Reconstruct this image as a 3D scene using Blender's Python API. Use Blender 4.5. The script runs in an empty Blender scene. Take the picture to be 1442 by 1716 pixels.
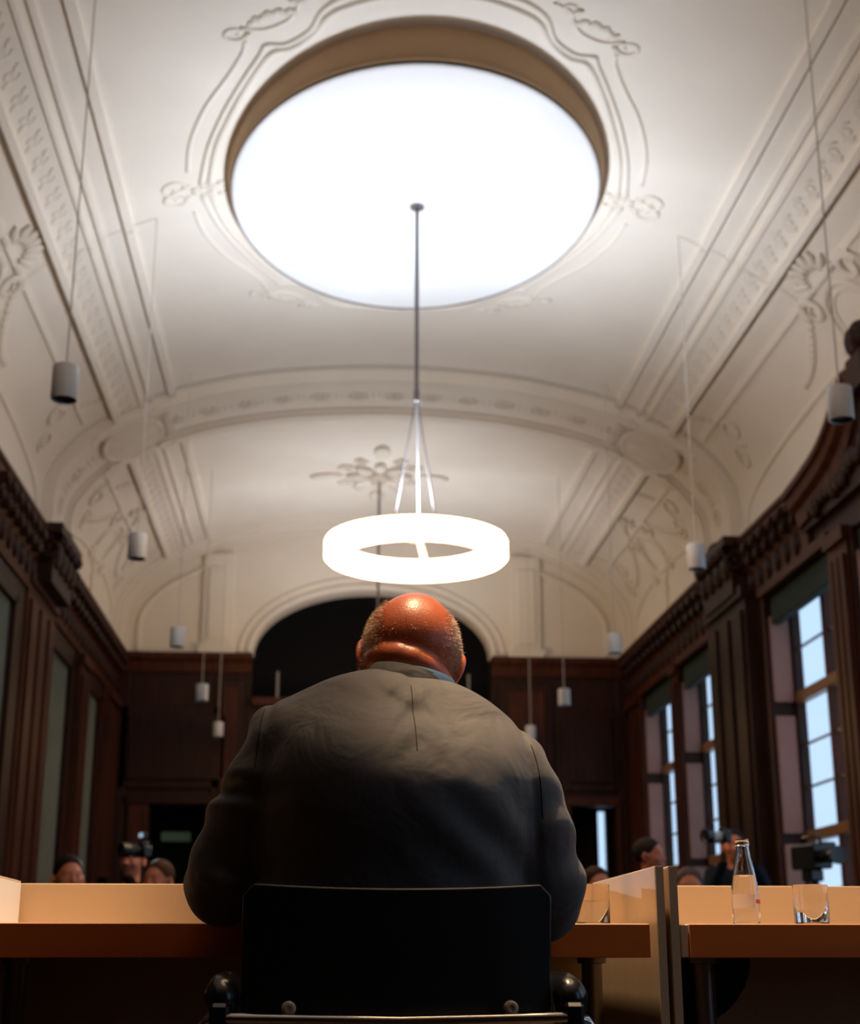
import bpy, math, random
import numpy as np
from mathutils import Vector, Matrix
from mathutils.bvhtree import BVHTree

random.seed(7)
C = bpy.context.scene.collection
PI = math.pi

# ------------------------------------------------------------------ camera
F_PX = 2450.0
PITCH = math.atan(747 / F_PX)
YAW = math.atan(186 / math.hypot(F_PX, 747))
CAM_Z = 0.677
cam_data = bpy.data.cameras.new('camera')
cam = bpy.data.objects.new('camera', cam_data)
C.objects.link(cam)
cam_data.sensor_fit = 'VERTICAL'
cam_data.sensor_height = 36.0
cam_data.lens = F_PX / 1716 * 36
cam_data.clip_start = 0.05
cam_data.clip_end = 200
cam.location = (0, 0, CAM_Z)
cam.rotation_euler = (PI / 2 + PITCH, 0, -YAW)
cam_data.dof.use_dof = True
cam_data.dof.focus_distance = 2.55
cam_data.dof.aperture_fstop = 5.2
bpy.context.scene.camera = cam

# ------------------------------------------------------------------ world, light, exposure
W = bpy.data.worlds.new('sky')
bpy.context.scene.world = W
W.use_nodes = True
bg = W.node_tree.nodes['Background']
bg.inputs[0].default_value = (0.53, 0.74, 1.0, 1)      # overcast daylight, cool against the lamps
bg.inputs[1].default_value = 1.25
vs = bpy.context.scene.view_settings
vs.view_transform = 'Standard'
vs.look = 'None'
vs.gamma = 1
vs.use_curve_mapping = False
vs.exposure = 0.0
bpy.context.scene.cycles.use_denoising = True
bpy.context.scene.cycles.max_bounces = 8
bpy.context.scene.cycles.diffuse_bounces = 4
bpy.context.scene.cycles.sample_clamp_indirect = 4.0
bpy.context.scene.cycles.caustics_reflective = False
bpy.context.scene.cycles.caustics_refractive = False

RING_GLOW = 16.0          # the diffuser of a ring lamp
UPLIGHT_W = 620.0        # the uplighter in a ring lamp's hub
UP_COL = (0.74, 0.86, 1.0)
SPOT_W = 1350.0
SPOT_COL = (1.0, 0.70, 0.42)
GLOW_COL = (1.0, 0.64, 0.33)

# ------------------------------------------------------------------ room measures
XC = 0.74                 # centre line of the hall
XL, XR = XC - 3.8, XC + 3.8
YB, YF = 21.5, -4.0       # far wall, wall behind the camera
ZC = 4.98                 # top of the wooden cornice


# ------------------------------------------------------------------ materials
def new_mat(name):
    m = bpy.data.materials.new(name)
    m.use_nodes = True
    nt = m.node_tree
    b = nt.nodes['Principled BSDF']
    return m, nt, b


def simple(name, col, rough=0.5, metal=0.0, noise=0.0, scale=8, bump=0.0, bscale=60, coat=0.0, stretch=None):
    m, nt, b = new_mat(name)
    b.inputs['Roughness'].default_value = rough
    b.inputs['Metallic'].default_value = metal
    if 'hair' in name and 'short' not in name or 'garment' in name: b.inputs['Specular IOR Level'].default_value = 0.05
    if 'walnut' in name: b.inputs['Specular IOR Level'].default_value = 0.25
    if coat:
        b.inputs['Coat Weight'].default_value = coat
        b.inputs['Coat Roughness'].default_value = 0.15
    tc = nt.nodes.new('ShaderNodeTexCoord')
    vec = tc.outputs['Object']
    if stretch:
        mp = nt.nodes.new('ShaderNodeMapping')
        mp.inputs['Scale'].default_value = stretch
        nt.links.new(vec, mp.inputs['Vector'])
        vec = mp.outputs['Vector']
    if noise:
        n = nt.nodes.new('ShaderNodeTexNoise')
        n.inputs['Scale'].default_value = scale
        n.inputs['Detail'].default_value = 6
        nt.links.new(vec, n.inputs['Vector'])
        r = nt.nodes.new('ShaderNodeValToRGB')
        r.color_ramp.elements[0].position = 0.3
        r.color_ramp.elements[1].position = 0.7
        r.color_ramp.elements[0].color = tuple(c * (1 - noise) for c in col) + (1,)
        r.color_ramp.elements[1].color = tuple(min(1, c * (1 + noise)) for c in col) + (1,)
        nt.links.new(n.outputs['Fac'], r.inputs['Fac'])
        nt.links.new(r.outputs['Color'], b.inputs['Base Color'])
    else:
        b.inputs['Base Color'].default_value = tuple(col) + (1,)
    if bump:
        n2 = nt.nodes.new('ShaderNodeTexNoise')
        n2.inputs['Scale'].default_value = bscale
        n2.inputs['Detail'].default_value = 4
        nt.links.new(vec, n2.inputs['Vector'])
        bp = nt.nodes.new('ShaderNodeBump')
        bp.inputs['Strength'].default_value = bump
        bp.inputs['Distance'].default_value = 0.01
        nt.links.new(n2.outputs['Fac'], bp.inputs['Height'])
        nt.links.new(bp.outputs['Normal'], b.inputs['Normal'])
    return m


def emit(name, col, strength):
    m, nt, b = new_mat(name)
    b.inputs['Base Color'].default_value = (0.8, 0.8, 0.8, 1)
    b.inputs['Emission Color'].default_value = tuple(col) + (1,)
    b.inputs['Emission Strength'].default_value = strength
    return m


def glass(name, col=(1, 1, 1), ior=1.45, rough=0.0):
    m, nt, b = new_mat(name)
    b.inputs['Base Color'].default_value = tuple(col) + (1,)
    b.inputs['Transmission Weight'].default_value = 1.0
    b.inputs['Roughness'].default_value = rough
    b.inputs['IOR'].default_value = ior
    return m


MT = {}
MT['plaster'] = simple('white_plaster', (0.81, 0.755, 0.68), 0.85, noise=0.03, scale=1.5, bump=0.15, bscale=25)
MT['relief'] = simple('stucco_relief', (0.77, 0.71, 0.63), 0.85, noise=0.05, scale=6, bump=0.2, bscale=40)
MT['disc'] = simple('white_disc_plaster', (0.86, 0.87, 0.90), 0.8)
MT['drum'] = simple('tan_drum_side', (0.46, 0.30, 0.17), 0.7, noise=0.05, scale=3)  # side of the disc, tan and darker than its white face
MT['wood'] = simple('dark_walnut', (0.026, 0.0075, 0.004), 0.5, noise=0.45, scale=5, stretch=(3, 3, 0.35), bump=0.1, bscale=18)
MT['wood_red'] = simple('reddish_walnut', (0.060, 0.015, 0.006), 0.5, noise=0.4, scale=5, stretch=(3, 3, 0.35), bump=0.1, bscale=18)
MT['golden'] = simple('golden_oak', (0.26, 0.115, 0.035), 0.4, noise=0.2, scale=7, stretch=(3, 3, 0.4))
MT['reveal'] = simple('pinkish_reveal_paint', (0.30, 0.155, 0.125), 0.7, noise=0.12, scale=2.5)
MT['green'] = simple('dark_green_fabric', (0.020, 0.036, 0.028), 0.9, noise=0.2, scale=6)
MT['greygreen'] = simple('grey_green_wall_cloth', (0.12, 0.14, 0.11), 0.9, noise=0.12, scale=3)
MT['floor'] = simple('dark_parquet', (0.028, 0.015, 0.009), 0.45, noise=0.3, scale=4, stretch=(1, 6, 1))
MT['black'] = simple('unlit_void_black', (0.006, 0.007, 0.010), 0.9)  # near-black lining stands for the unlit depth of gallery and lobby
MT['maple'] = simple('pale_maple', (0.60, 0.435, 0.285), 0.42, noise=0.05, scale=3, stretch=(0.5, 4, 4))
MT['edge'] = simple('maple_end_grain', (0.40, 0.30, 0.21), 0.55, noise=0.08, scale=6)
MT['apron'] = simple('orange_brown_shade', (0.52, 0.13, 0.022), 0.4, noise=0.1, scale=3, stretch=(0.5, 4, 4))  # desk front edge: shade and reddish bounce put into the colour
MT['chrome'] = simple('chrome', (0.50, 0.46, 0.42), 0.12, metal=1.0)
MT['bolt'] = simple('bronze_bolt_glint', (0.85, 0.66, 0.52), 0.35, metal=0.2)  # pale tone stands in for a reflection on the bolts
MT['steel'] = simple('grey_steel', (0.30, 0.27, 0.25), 0.35, metal=0.8)
MT['blackpl'] = simple('black_plastic', (0.012, 0.012, 0.013), 0.22)
MT['blackseat'] = simple('black_shell', (0.006, 0.006, 0.007), 0.42, bump=0.03, bscale=300)
MT['pendant'] = simple('matt_white_enamel', (0.70, 0.70, 0.70), 0.45)
MT['pend_in'] = simple('dark_reflector', (0.12, 0.11, 0.10), 0.6)
MT['cable'] = simple('grey_cable', (0.62, 0.58, 0.54), 0.6)
MT['rod'] = simple('grey_rod', (0.16, 0.155, 0.17), 0.5)
MT['ring'] = emit('ring_diffuser', GLOW_COL, RING_GLOW)
MT['led'] = emit('led_face', (.5, .7, 1.0), .5)
MT['sign'] = emit('green_sign_glow', (0.05, 0.5, 0.3), 0.025)
MT['alu'] = simple('brushed_aluminium', (0.75, 0.76, 0.80), 0.4, metal=0.3)
MT['glass'] = glass('clear_glass', ior=1.38)
MT['water'] = glass('water', ior=1.18)
MT['white'] = simple('white_panel_daylight', (0.8, 0.8, 0.82), 0.7)  # white that stands for daylight on a desk panel
MT['pink'] = simple('pink_label', (0.55, 0.05, 0.14), 0.5)
MT['labelw'] = simple('label_paper', (0.6, 0.5, 0.48), 0.6)
MT['shirt'] = simple('blue_shirt_cotton', (0.16, 0.29, 0.46), 0.85, bump=0.1, bscale=400)
MT['trousers'] = simple('dark_trouser_wool', (0.02, 0.02, 0.028), 0.85, bump=0.1, bscale=400)
MT['thread'] = simple('dark_thread', (0.02, 0.017, 0.016), 0.9)
MT['shoe'] = simple('black_leather', (0.01, 0.01, 0.01), 0.3)
MT['hair'] = simple('short_fair_hair', (0.75, 0.56, 0.40), 0.55, noise=0.3, scale=60)
MT['haircool'] = simple('short_grey_hair', (0.62, 0.56, 0.55), 0.55, noise=0.3, scale=60)  # right side of the head, cool window light put into the grey
MT['lens'] = simple('lens_glass', (0.02, 0.02, 0.04), 0.05)

# window pane: thin clear glass that lets the sky through
m, nt, b = new_mat('window_pane')
tr = nt.nodes.new('ShaderNodeBsdfTransparent'); gl = nt.nodes.new('ShaderNodeBsdfGlossy'); mx = nt.nodes.new('ShaderNodeMixShader')
gl.inputs['Roughness'].default_value = 0.05
mx.inputs[0].default_value = 0.06
nt.links.new(tr.outputs[0], mx.inputs[1]); nt.links.new(gl.outputs[0], mx.inputs[2])
nt.links.new(mx.outputs[0], nt.nodes['Material Output'].inputs[0])
MT['pane'] = m

# suit cloth: fine twill of grey brown and navy threads
m, nt, b = new_mat('navy_suit_wool')
tc = nt.nodes.new('ShaderNodeTexCoord')
wv = nt.nodes.new('ShaderNodeTexWave'); wv.inputs['Scale'].default_value = 260; wv.inputs['Distortion'].default_value = 2.0
wv.bands_direction = 'DIAGONAL'
nz = nt.nodes.new('ShaderNodeTexNoise'); nz.inputs['Scale'].default_value = 420; nz.inputs['Detail'].default_value = 2
big = nt.nodes.new('ShaderNodeTexNoise'); big.inputs['Scale'].default_value = 9; big.inputs['Detail'].default_value = 3
big.inputs['Distortion'].default_value = 0.6
for q in (wv, nz, big):
    nt.links.new(tc.outputs['Object'], q.inputs['Vector'])
rp = nt.nodes.new('ShaderNodeValToRGB')
rp.color_ramp.elements[0].color = (0.064, 0.060, 0.062, 1)
rp.color_ramp.elements[1].color = (0.110, 0.101, 0.102, 1)
nt.links.new(nz.outputs['Fac'], rp.inputs['Fac'])
nt.links.new(rp.outputs['Color'], b.inputs['Base Color'])
b.inputs['Roughness'].default_value = 0.72
b.inputs['Sheen Weight'].default_value = 0.12
b.inputs['Sheen Roughness'].default_value = 0.45
b.inputs['Sheen Tint'].default_value = (0.75, 0.75, 0.8, 1)
b1 = nt.nodes.new('ShaderNodeBump'); b1.inputs['Strength'].default_value = 0.12; b1.inputs['Distance'].default_value = 0.002
b2 = nt.nodes.new('ShaderNodeBump'); b2.inputs['Strength'].default_value = 0.55; b2.inputs['Distance'].default_value = 0.02
nt.links.new(wv.outputs['Fac'], b1.inputs['Height'])
nt.links.new(big.outputs['Fac'], b2.inputs['Height'])
nt.links.new(b1.outputs['Normal'], b2.inputs['Normal'])
nt.links.new(b2.outputs['Normal'], b.inputs['Normal'])
MT['suit'] = m


def skin_mat(name, col, rough=0.42, mottle=0.25):
    m, nt, b = new_mat(name)
    tc = nt.nodes.new('ShaderNodeTexCoord')
    n = nt.nodes.new('ShaderNodeTexNoise'); n.inputs['Scale'].default_value = 14; n.inputs['Detail'].default_value = 5
    r = nt.nodes.new('ShaderNodeValToRGB')
    r.color_ramp.elements[0].position = 0.3; r.color_ramp.elements[1].position = 0.72
    r.color_ramp.elements[0].color = (col[0] * (1 - mottle * .3), col[1] * (1 - mottle), col[2] * (1 - mottle), 1)
    r.color_ramp.elements[1].color = (min(1, col[0] * 1.1), col[1] * (1 + mottle), col[2] * (1 + mottle), 1)
    nt.links.new(tc.outputs['Object'], n.inputs['Vector']); nt.links.new(n.outputs['Fac'], r.inputs['Fac'])
    nt.links.new(r.outputs['Color'], b.inputs['Base Color'])
    f = nt.nodes.new('ShaderNodeTexNoise'); f.inputs['Scale'].default_value = 260; f.inputs['Detail'].default_value = 3
    nt.links.new(tc.outputs['Object'], f.inputs['Vector'])
    bp = nt.nodes.new('ShaderNodeBump'); bp.inputs['Strength'].default_value = 0.22; bp.inputs['Distance'].default_value = 0.003
    nt.links.new(f.outputs['Fac'], bp.inputs['Height']); nt.links.new(bp.outputs['Normal'], b.inputs['Normal'])
    b.inputs['Roughness'].default_value = rough
    b.inputs['Subsurface Weight'].default_value = 0.25
    b.inputs['Subsurface Radius'].default_value = (1.0, 0.3, 0.15)
    b.inputs['Subsurface Scale'].default_value = 0.012
    return m


MT['skin'] = skin_mat('ruddy_skin', (0.54, 0.130, 0.050), 0.35)
MT['skin2'] = skin_mat('plain_skin', (0.66, 0.24, 0.14), 0.5)


# ------------------------------------------------------------------ mesh helpers
class MB:
    def __init__(s):
        s.v = []; s.f = []

    def add(s, vs_, fs_):
        o = len(s.v)
        s.v += [tuple(map(float, p)) for p in vs_]
        s.f += [tuple(i + o for i in f) for f in fs_]
        return s

    def box(s, x0, x1, y0, y1, z0, z1):
        return s.add([(x0, y0, z0), (x1, y0, z0), (x1, y1, z0), (x0, y1, z0), (x0, y0, z1), (x1, y0, z1), (x1, y1, z1), (x0, y1, z1)],
                     [(0, 3, 2, 1), (4, 5, 6, 7), (0, 1, 5, 4), (1, 2, 6, 5), (2, 3, 7, 6), (3, 0, 4, 7)])

    def bbox(s, x0, x1, y0, y1, z0, z1, b=0.004):
        """box with chamfered edges"""
        vs_ = []; fs_ = []
        X = (x0, x1); Y = (y0, y1); Z = (z0, z1)
        idx = {}
        for i in (0, 1):
            for j in (0, 1):
                for k in (0, 1):
                    si = b if i == 0 else -b; sj = b if j == 0 else -b; sk = b if k == 0 else -b
                    idx[i, j, k, 0] = len(vs_); vs_.append((X[i], Y[j] + sj, Z[k] + sk))
                    idx[i, j, k, 1] = len(vs_); vs_.append((X[i] + si, Y[j], Z[k] + sk))
                    idx[i, j, k, 2] = len(vs_); vs_.append((X[i] + si, Y[j] + sj, Z[k]))
                    fs_.append((idx[i, j, k, 0], idx[i, j, k, 1], idx[i, j, k, 2]) if (i + j + k) % 2 == 0 else (idx[i, j, k, 2], idx[i, j, k, 1], idx[i, j, k, 0]))
        for i in (0, 1):
            q = [idx[i, 0, 0, 0], idx[i, 1, 0, 0], idx[i, 1, 1, 0], idx[i, 0, 1, 0]]
            fs_.append(tuple(q) if i else tuple(reversed(q)))
            q = [idx[0, i, 0, 1], idx[1, i, 0, 1], idx[1, i, 1, 1], idx[0, i, 1, 1]]
            fs_.append(tuple(reversed(q)) if i else tuple(q))
            q = [idx[0, 0, i, 2], idx[1, 0, i, 2], idx[1, 1, i, 2], idx[0, 1, i, 2]]
            fs_.append(tuple(q) if i else tuple(reversed(q)))
        for a in (0, 1):
            for c in (0, 1):
                fs_.append((idx[0, a, c, 1], idx[1, a, c, 1], idx[1, a, c, 2], idx[0, a, c, 2]))
                fs_.append((idx[a, 0, c, 0], idx[a, 1, c, 0], idx[a, 1, c, 2], idx[a, 0, c, 2]))
                fs_.append((idx[a, c, 0, 0], idx[a, c, 1, 0], idx[a, c, 1, 1], idx[a, c, 0, 1]))
        return s.add(vs_, fs_)

    def tube(s, pts, r, n=8, cap=True, closed=False):
        pts = [Vector(p) for p in pts]
        N = len(pts)
        rs = r if isinstance(r, (list, tuple)) else [r] * N
        up = None; vs_ = []; fs_ = []
        for i, p in enumerate(pts):
            if closed:
                t = pts[(i + 1) % N] - pts[i - 1]
            else:
                t = pts[min(i + 1, N - 1)] - pts[max(i - 1, 0)]
            t.normalize()
            if up is None:
                up = t.orthogonal().normalized()
            up = (up - t * up.dot(t))
            if up.length < 1e-6: up = t.orthogonal()
            up.normalize()
            w = t.cross(up)
            for k in range(n):
                a = 2 * PI * k / n
                vs_.append(p + (up * math.cos(a) + w * math.sin(a)) * rs[i])
        for i in range(N if closed else N - 1):
            j = (i + 1) % N
            for k in range(n):
                l = (k + 1) % n
                fs_.append((i * n + k, i * n + l, j * n + l, j * n + k))
        if cap and not closed:
            fs_.append(tuple(range(n - 1, -1, -1)))
            fs_.append(tuple((N - 1) * n + k for k in range(n)))
        return s.add(vs_, fs_)

    def lathe(s, prof, n=32, o=(0, 0, 0), sx=1, sy=1):
        """prof: list of (r, z); ends with r=0 are closed"""
        vs_ = []; fs_ = []
        for (r, z) in prof:
            for k in range(n):
                a = 2 * PI * k / n
                vs_.append((o[0] + sx * r * math.cos(a), o[1] + sy * r * math.sin(a), o[2] + z))
        for i in range(len(prof) - 1):
            for k in range(n):
                l = (k + 1) % n
                fs_.append((i * n + k, i * n + l, (i + 1) * n + l, (i + 1) * n + k))
        return s.add(vs_, fs_)

    def blob(s, c, r, n=8, m_=6, rot=None):
        vs_ = []; fs_ = []
        for i in range(m_ + 1):
            th = PI * i / m_
            for k in range(n):
                a = 2 * PI * k / n
                p = Vector((r[0] * math.sin(th) * math.cos(a), r[1] * math.sin(th) * math.sin(a), r[2] * math.cos(th)))
                if rot: p = rot @ p
                vs_.append(p + Vector(c))
        for i in range(m_):
            for k in range(n):
                l = (k + 1) % n
                fs_.append((i * n + k, (i + 1) * n + k, (i + 1) * n + l, i * n + l))
        return s.add(vs_, fs_)

    def prism(s, poly, a0, a1, axis='y'):
        """poly of 2D points extruded along an axis"""
        def P(u, v, a):
            return {'y': (u, a, v), 'x': (a, u, v), 'z': (u, v, a)}[axis]
        n = len(poly)
        vs_ = [P(u, v, a0) for u, v in poly] + [P(u, v, a1) for u, v in poly]
        fs_ = [tuple(range(n - 1, -1, -1)), tuple(range(n, 2 * n))]
        for i in range(n):
            j = (i + 1) % n
            fs_.append((i, j, n + j, n + i))
        return s.add(vs_, fs_)

    def map(s, fn):
        s.v = [tuple(fn(p)) for p in s.v]
        return s

    def mesh(s, name):
        me = bpy.data.meshes.new(name)
        me.from_pydata(s.v, [], s.f)
        me.update()
        return me


def fix_normals(me):
    import bmesh
    bm = bmesh.new(); bm.from_mesh(me)
    bmesh.ops.remove_doubles(bm, verts=bm.verts, dist=1e-6)
    bmesh.ops.recalc_face_normals(bm, faces=bm.faces)
    bm.to_mesh(me); bm.free()


def link(name, me, mat, parent=None, smooth=False, loc=None, rot=None):
    o = bpy.data.objects.new(name, me)
    if mat is not None and len(me.materials) == 0:
        me.materials.append(MT[mat] if isinstance(mat, str) else mat)
    if smooth:
        me.polygons.foreach_set('use_smooth', [True] * len(me.polygons))
        if smooth == 'auto':
            me.set_sharp_from_angle(angle=math.radians(40))
    C.objects.link(o)
    if parent is not None: o.parent = parent
    if loc is not None: o.location = loc
    if rot is not None: o.rotation_euler = rot
    return o


def obj(name, mb, mat, parent=None, smooth=False, loc=None, rot=None):
    me = mb.mesh(name) if isinstance(mb, MB) else mb
    if isinstance(mb, MB): fix_normals(me)
    return link(name, me, mat, parent, smooth, loc, rot)


def tag(o, label=None, cat=None, group=None, kind=None):
    if label: o['label'] = label
    if cat: o['category'] = cat
    if group: o['group'] = group
    if kind: o['kind'] = kind
    return o


def thing(name, label, cat, loc=(0, 0, 0), rz=0.0, group=None):
    o = bpy.data.objects.new(name, None)
    C.objects.link(o)
    o.location = loc
    o.rotation_euler = (0, 0, rz)
    return tag(o, label, cat, group)


def struct(name, mb, mat, smooth=False):
    return tag(obj(name, mb, mat, None, smooth), kind='structure')


def copy_tree(o, parent=None):
    c = o.copy(); C.objects.link(c)
    if parent is not None: c.parent = parent
    for ch in o.children: copy_tree(ch, c)
    return c


# ------------------------------------------------------------------ signed distance modelling
def sd_cap(P, a, b, ra, rb):
    a = np.array(a, float); b = np.array(b, float)
    ab = b - a
    t = np.clip(((P - a) @ ab) / (ab @ ab), 0, 1)
    d = np.linalg.norm(P - a - t[..., None] * ab, axis=-1)
    return d - (ra + (rb - ra) * t)


def sd_ell(P, c, r, R=None):
    q = P - np.array(c, float)
    if R is not None: q = q @ np.array(R, float)
    r = np.array(r, float)
    k0 = np.linalg.norm(q / r, axis=-1)
    k1 = np.linalg.norm(q / (r * r), axis=-1)
    return k0 * (k0 - 1.0) / np.maximum(k1, 1e-9)


def smin(a, b, k):
    h = np.clip(0.5 + 0.5 * (b - a) / k, 0, 1)
    return b + (a - b) * h - k * h * (1 - h)


def smax(a, b, k):
    return -smin(-a, -b, k)


def surface_net(fn, lo, hi, h):
    lo = np.array(lo, float); hi = np.array(hi, float)
    n = np.ceil((hi - lo) / h).astype(int) + 1
    ax = [lo[i] + h * np.arange(n[i]) for i in range(3)]
    # evaluate only the blocks near the surface
    B = 10
    nb = -(-n // B)
    V = np.empty(tuple(nb * B), np.float32)
    bi = np.stack(np.meshgrid(*[np.arange(q) for q in nb], indexing='ij'), -1).reshape(-1, 3)
    cen = lo + (bi * B + (B - 1) / 2) * h
    dc = fn(cen)
    V6 = V.reshape(nb[0], B, nb[1], B, nb[2], B)
    V6[:] = dc.reshape(tuple(nb))[:, None, :, None, :, None]
    act = bi[np.abs(dc) < B * h * .87 * 1.5 + .01]
    loc_ = np.stack(np.meshgrid(*[np.arange(B)] * 3, indexing='ij'), -1)
    for k in range(0, len(act), 400):
        a = act[k:k + 400]
        G = lo + (a[:, None, None, None, :] * B + loc_[None]) * h
        r_ = fn(G.reshape(-1, 3)).reshape(len(a), B, B, B)
        V6[a[:, 0], :, a[:, 1], :, a[:, 2], :] = r_
    V = V[:n[0], :n[1], :n[2]]
    ins = V < 0
    cnt = np.zeros(tuple(n - 1), int)
    for i in (0, 1):
        for j in (0, 1):
            for k in (0, 1):
                cnt += ins[i:n[0] - 1 + i, j:n[1] - 1 + j, k:n[2] - 1 + k]
    cell = (cnt > 0) & (cnt < 8)
    idx = -np.ones(tuple(n - 1), int)
    cc = np.argwhere(cell)
    idx[cell] = np.arange(len(cc))
    acc = np.zeros((len(cc), 3)); w = np.zeros(len(cc))
    for a in range(3):
        for o1 in (0, 1):
            for o2 in (0, 1):
                off = [0, 0, 0]; oth = [q for q in range(3) if q != a]
                off[oth[0]] = o1; off[oth[1]] = o2
                p0 = cc + off
                p1 = p0.copy(); p1[:, a] += 1
                v0 = V[p0[:, 0], p0[:, 1], p0[:, 2]]; v1 = V[p1[:, 0], p1[:, 1], p1[:, 2]]
                m_ = (v0 < 0) != (v1 < 0)
                t = np.where(m_, v0 / np.where(m_, v0 - v1, 1), 0)
                pt = p0.astype(float); pt[:, a] += t
                acc[m_] += pt[m_]; w[m_] += 1
    verts = lo + h * acc / w[:, None]
    faces = []
    for a in range(3):
        b_, c_ = (a + 1) % 3, (a + 2) % 3
        sl0 = [slice(None)] * 3; sl1 = [slice(None)] * 3
        sl0[a] = slice(0, n[a] - 1); sl1[a] = slice(1, n[a])
        ch = ins[tuple(sl0)] != ins[tuple(sl1)]
        e = np.argwhere(ch)
        e = e[(e[:, b_] > 0) & (e[:, c_] > 0) & (e[:, b_] < n[b_] - 1) & (e[:, c_] < n[c_] - 1)]
        q = []
        for (db, dc) in ((0, 0), (-1, 0), (-1, -1), (0, -1)):
            p = e.copy(); p[:, b_] += db; p[:, c_] += dc
            q.append(idx[p[:, 0], p[:, 1], p[:, 2]])
        q = np.stack(q, 1)
        flip = ~ins[e[:, 0], e[:, 1], e[:, 2]]
        q[flip] = q[flip][:, ::-1]
        faces.append(q)
    faces = np.concatenate(faces)
    # keep the largest connected piece
    lab = np.arange(len(verts))
    while True:
        mn = lab[faces].min(1)
        new = lab.copy()
        np.minimum.at(new, faces.ravel(), np.repeat(mn, 4))
        new = new[new]
        if (new == lab).all(): break
        lab = new
    big = np.bincount(lab[faces[:, 0]]).argmax()
    faces = faces[lab[faces[:, 0]] == big]
    used = np.unique(faces)
    re = np.zeros(len(verts), int); re[used] = np.arange(len(used))
    return verts[used], re[faces]


def net_mesh(name, parts):
    """one mesh from several surface nets [(verts, faces), ...]"""
    vs_ = []; fs_ = []; o = 0
    for v, f in parts:
        vs_.append(v); fs_.append(f + o); o += len(v)
    me = bpy.data.meshes.new(name)
    me.from_pydata(np.concatenate(vs_).tolist(), [], np.concatenate(fs_).tolist())
    me.update()
    return me


# ------------------------------------------------------------------ vault geometry
PROF = [(0, 6.98), (0.75, 6.952), (1.5, 6.87), (2.35, 6.68), (3.05, 6.38), (3.45, 6.10), (3.72, 5.75), (3.8, 5.45), (3.8, 4.90)]


def catmull(pts, n=8):
    out = []
    P = [np.array(p, float) for p in pts]
    P = [2 * P[0] - P[1]] + P + [2 * P[-1] - P[-2]]
    for i in range(1, len(P) - 2):
        for k in range(n):
            t = k / n
            out.append(0.5 * ((2 * P[i]) + (-P[i - 1] + P[i + 1]) * t + (2 * P[i - 1] - 5 * P[i] + 4 * P[i + 1] - P[i + 2]) * t * t
                              + (-P[i - 1] + 3 * P[i] - 3 * P[i + 1] + P[i + 2]) * t ** 3))
    out.append(P[-2])
    return np.array(out)


_full = [(-u, z) for u, z in PROF[:0:-1]] + PROF
_pc = catmull(_full, 10)
_ds = np.r_[0, np.cumsum(np.linalg.norm(np.diff(_pc, axis=0), axis=1))]
_ds -= np.interp(0, _pc[:, 0], _ds)
S_MAX = float(_ds[-1])


def vault(s, y, n=0.0):
    """point on the vault: s = arc length from the crown (right positive), n = inward offset"""
    u = np.interp(s, _ds, _pc[:, 0]); z = np.interp(s, _ds, _pc[:, 1])
    u1 = np.interp(s + .02, _ds, _pc[:, 0]); z1 = np.interp(s + .02, _ds, _pc[:, 1])
    u0 = np.interp(s - .02, _ds, _pc[:, 0]); z0 = np.interp(s - .02, _ds, _pc[:, 1])
    t = np.array([u1 - u0, z1 - z0]); t /= max(np.linalg.norm(t), 1e-9)
    nn = np.array([t[1], -t[0]])        # points down and inwards
    return (XC + u + nn[0] * n, y, z + nn[1] * n)


def s_of(u):
    m_ = np.abs(_pc[:, 0]) < 3.79
    return float(np.interp(u, _pc[m_, 0], _ds[m_]))


def z_at(x):
    return vault(s_of(x - XC), 0)[2]


def vmap(mb):
    return mb.map(lambda p: vault(p[0], p[1], p[2]))


def slab(s0, s1, y0, y1, n0, n1, k=None, ky=1):
    """a raised band on the vault"""
    m_ = MB()
    k = k or max(1, int(abs(s1 - s0) / 0.12))
    for j in range(ky):
        ya = y0 + (y1 - y0) * j / ky; yb = y0 + (y1 - y0) * (j + 1) / ky
        for i in range(k):
            a = s0 + (s1 - s0) * i / k; b_ = s0 + (s1 - s0) * (i + 1) / k
            m_.add([(a, ya, n1), (b_, ya, n1), (b_, yb, n1), (a, yb, n1)], [(0, 1, 2, 3)])
    for i in range(k):
        a = s0 + (s1 - s0) * i / k; b_ = s0 + (s1 - s0) * (i + 1) / k
        for yy in (y0, y1):
            m_.add([(a, yy, n0), (b_, yy, n0), (b_, yy, n1), (a, yy, n1)], [(0, 1, 2, 3)])
    for ss in (s0, s1):
        m_.add([(ss, y0, n0), (ss, y1, n0), (ss, y1, n1), (ss, y0, n1)], [(0, 1, 2, 3)])
    return vmap(m_)


def vtube(path, r, flat=0.6, n=6):
    """half sunk moulding along a path of (s, y) on the vault"""
    m_ = MB().tube([(a, b_, 0) for a, b_ in path], r, n)
    m_.map(lambda p: (p[0], p[1], p[2] * flat))
    return m_


# ------------------------------------------------------------------ floor, ceiling
struct('floor', MB().box(XL - .6, XR + .6, YF - .2, YB + 2.2, -0.1, 0.0), 'floor')

m_ = MB()
ns = 84
ys = [YF + (YB - YF) * j / 16 for j in range(17)]
sv = [-S_MAX + 2 * S_MAX * i / ns for i in range(ns + 1)]
vs_ = [vault(s, y, 0) for y in ys for s in sv]
fs_ = [(j * (ns + 1) + i, j * (ns + 1) + i + 1, (j + 1) * (ns + 1) + i + 1, (j + 1) * (ns + 1) + i) for j in range(16) for i in range(ns)]
m_.add(vs_, fs_)
ceiling = struct('ceiling', m_, 'plaster', smooth=True)

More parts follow.
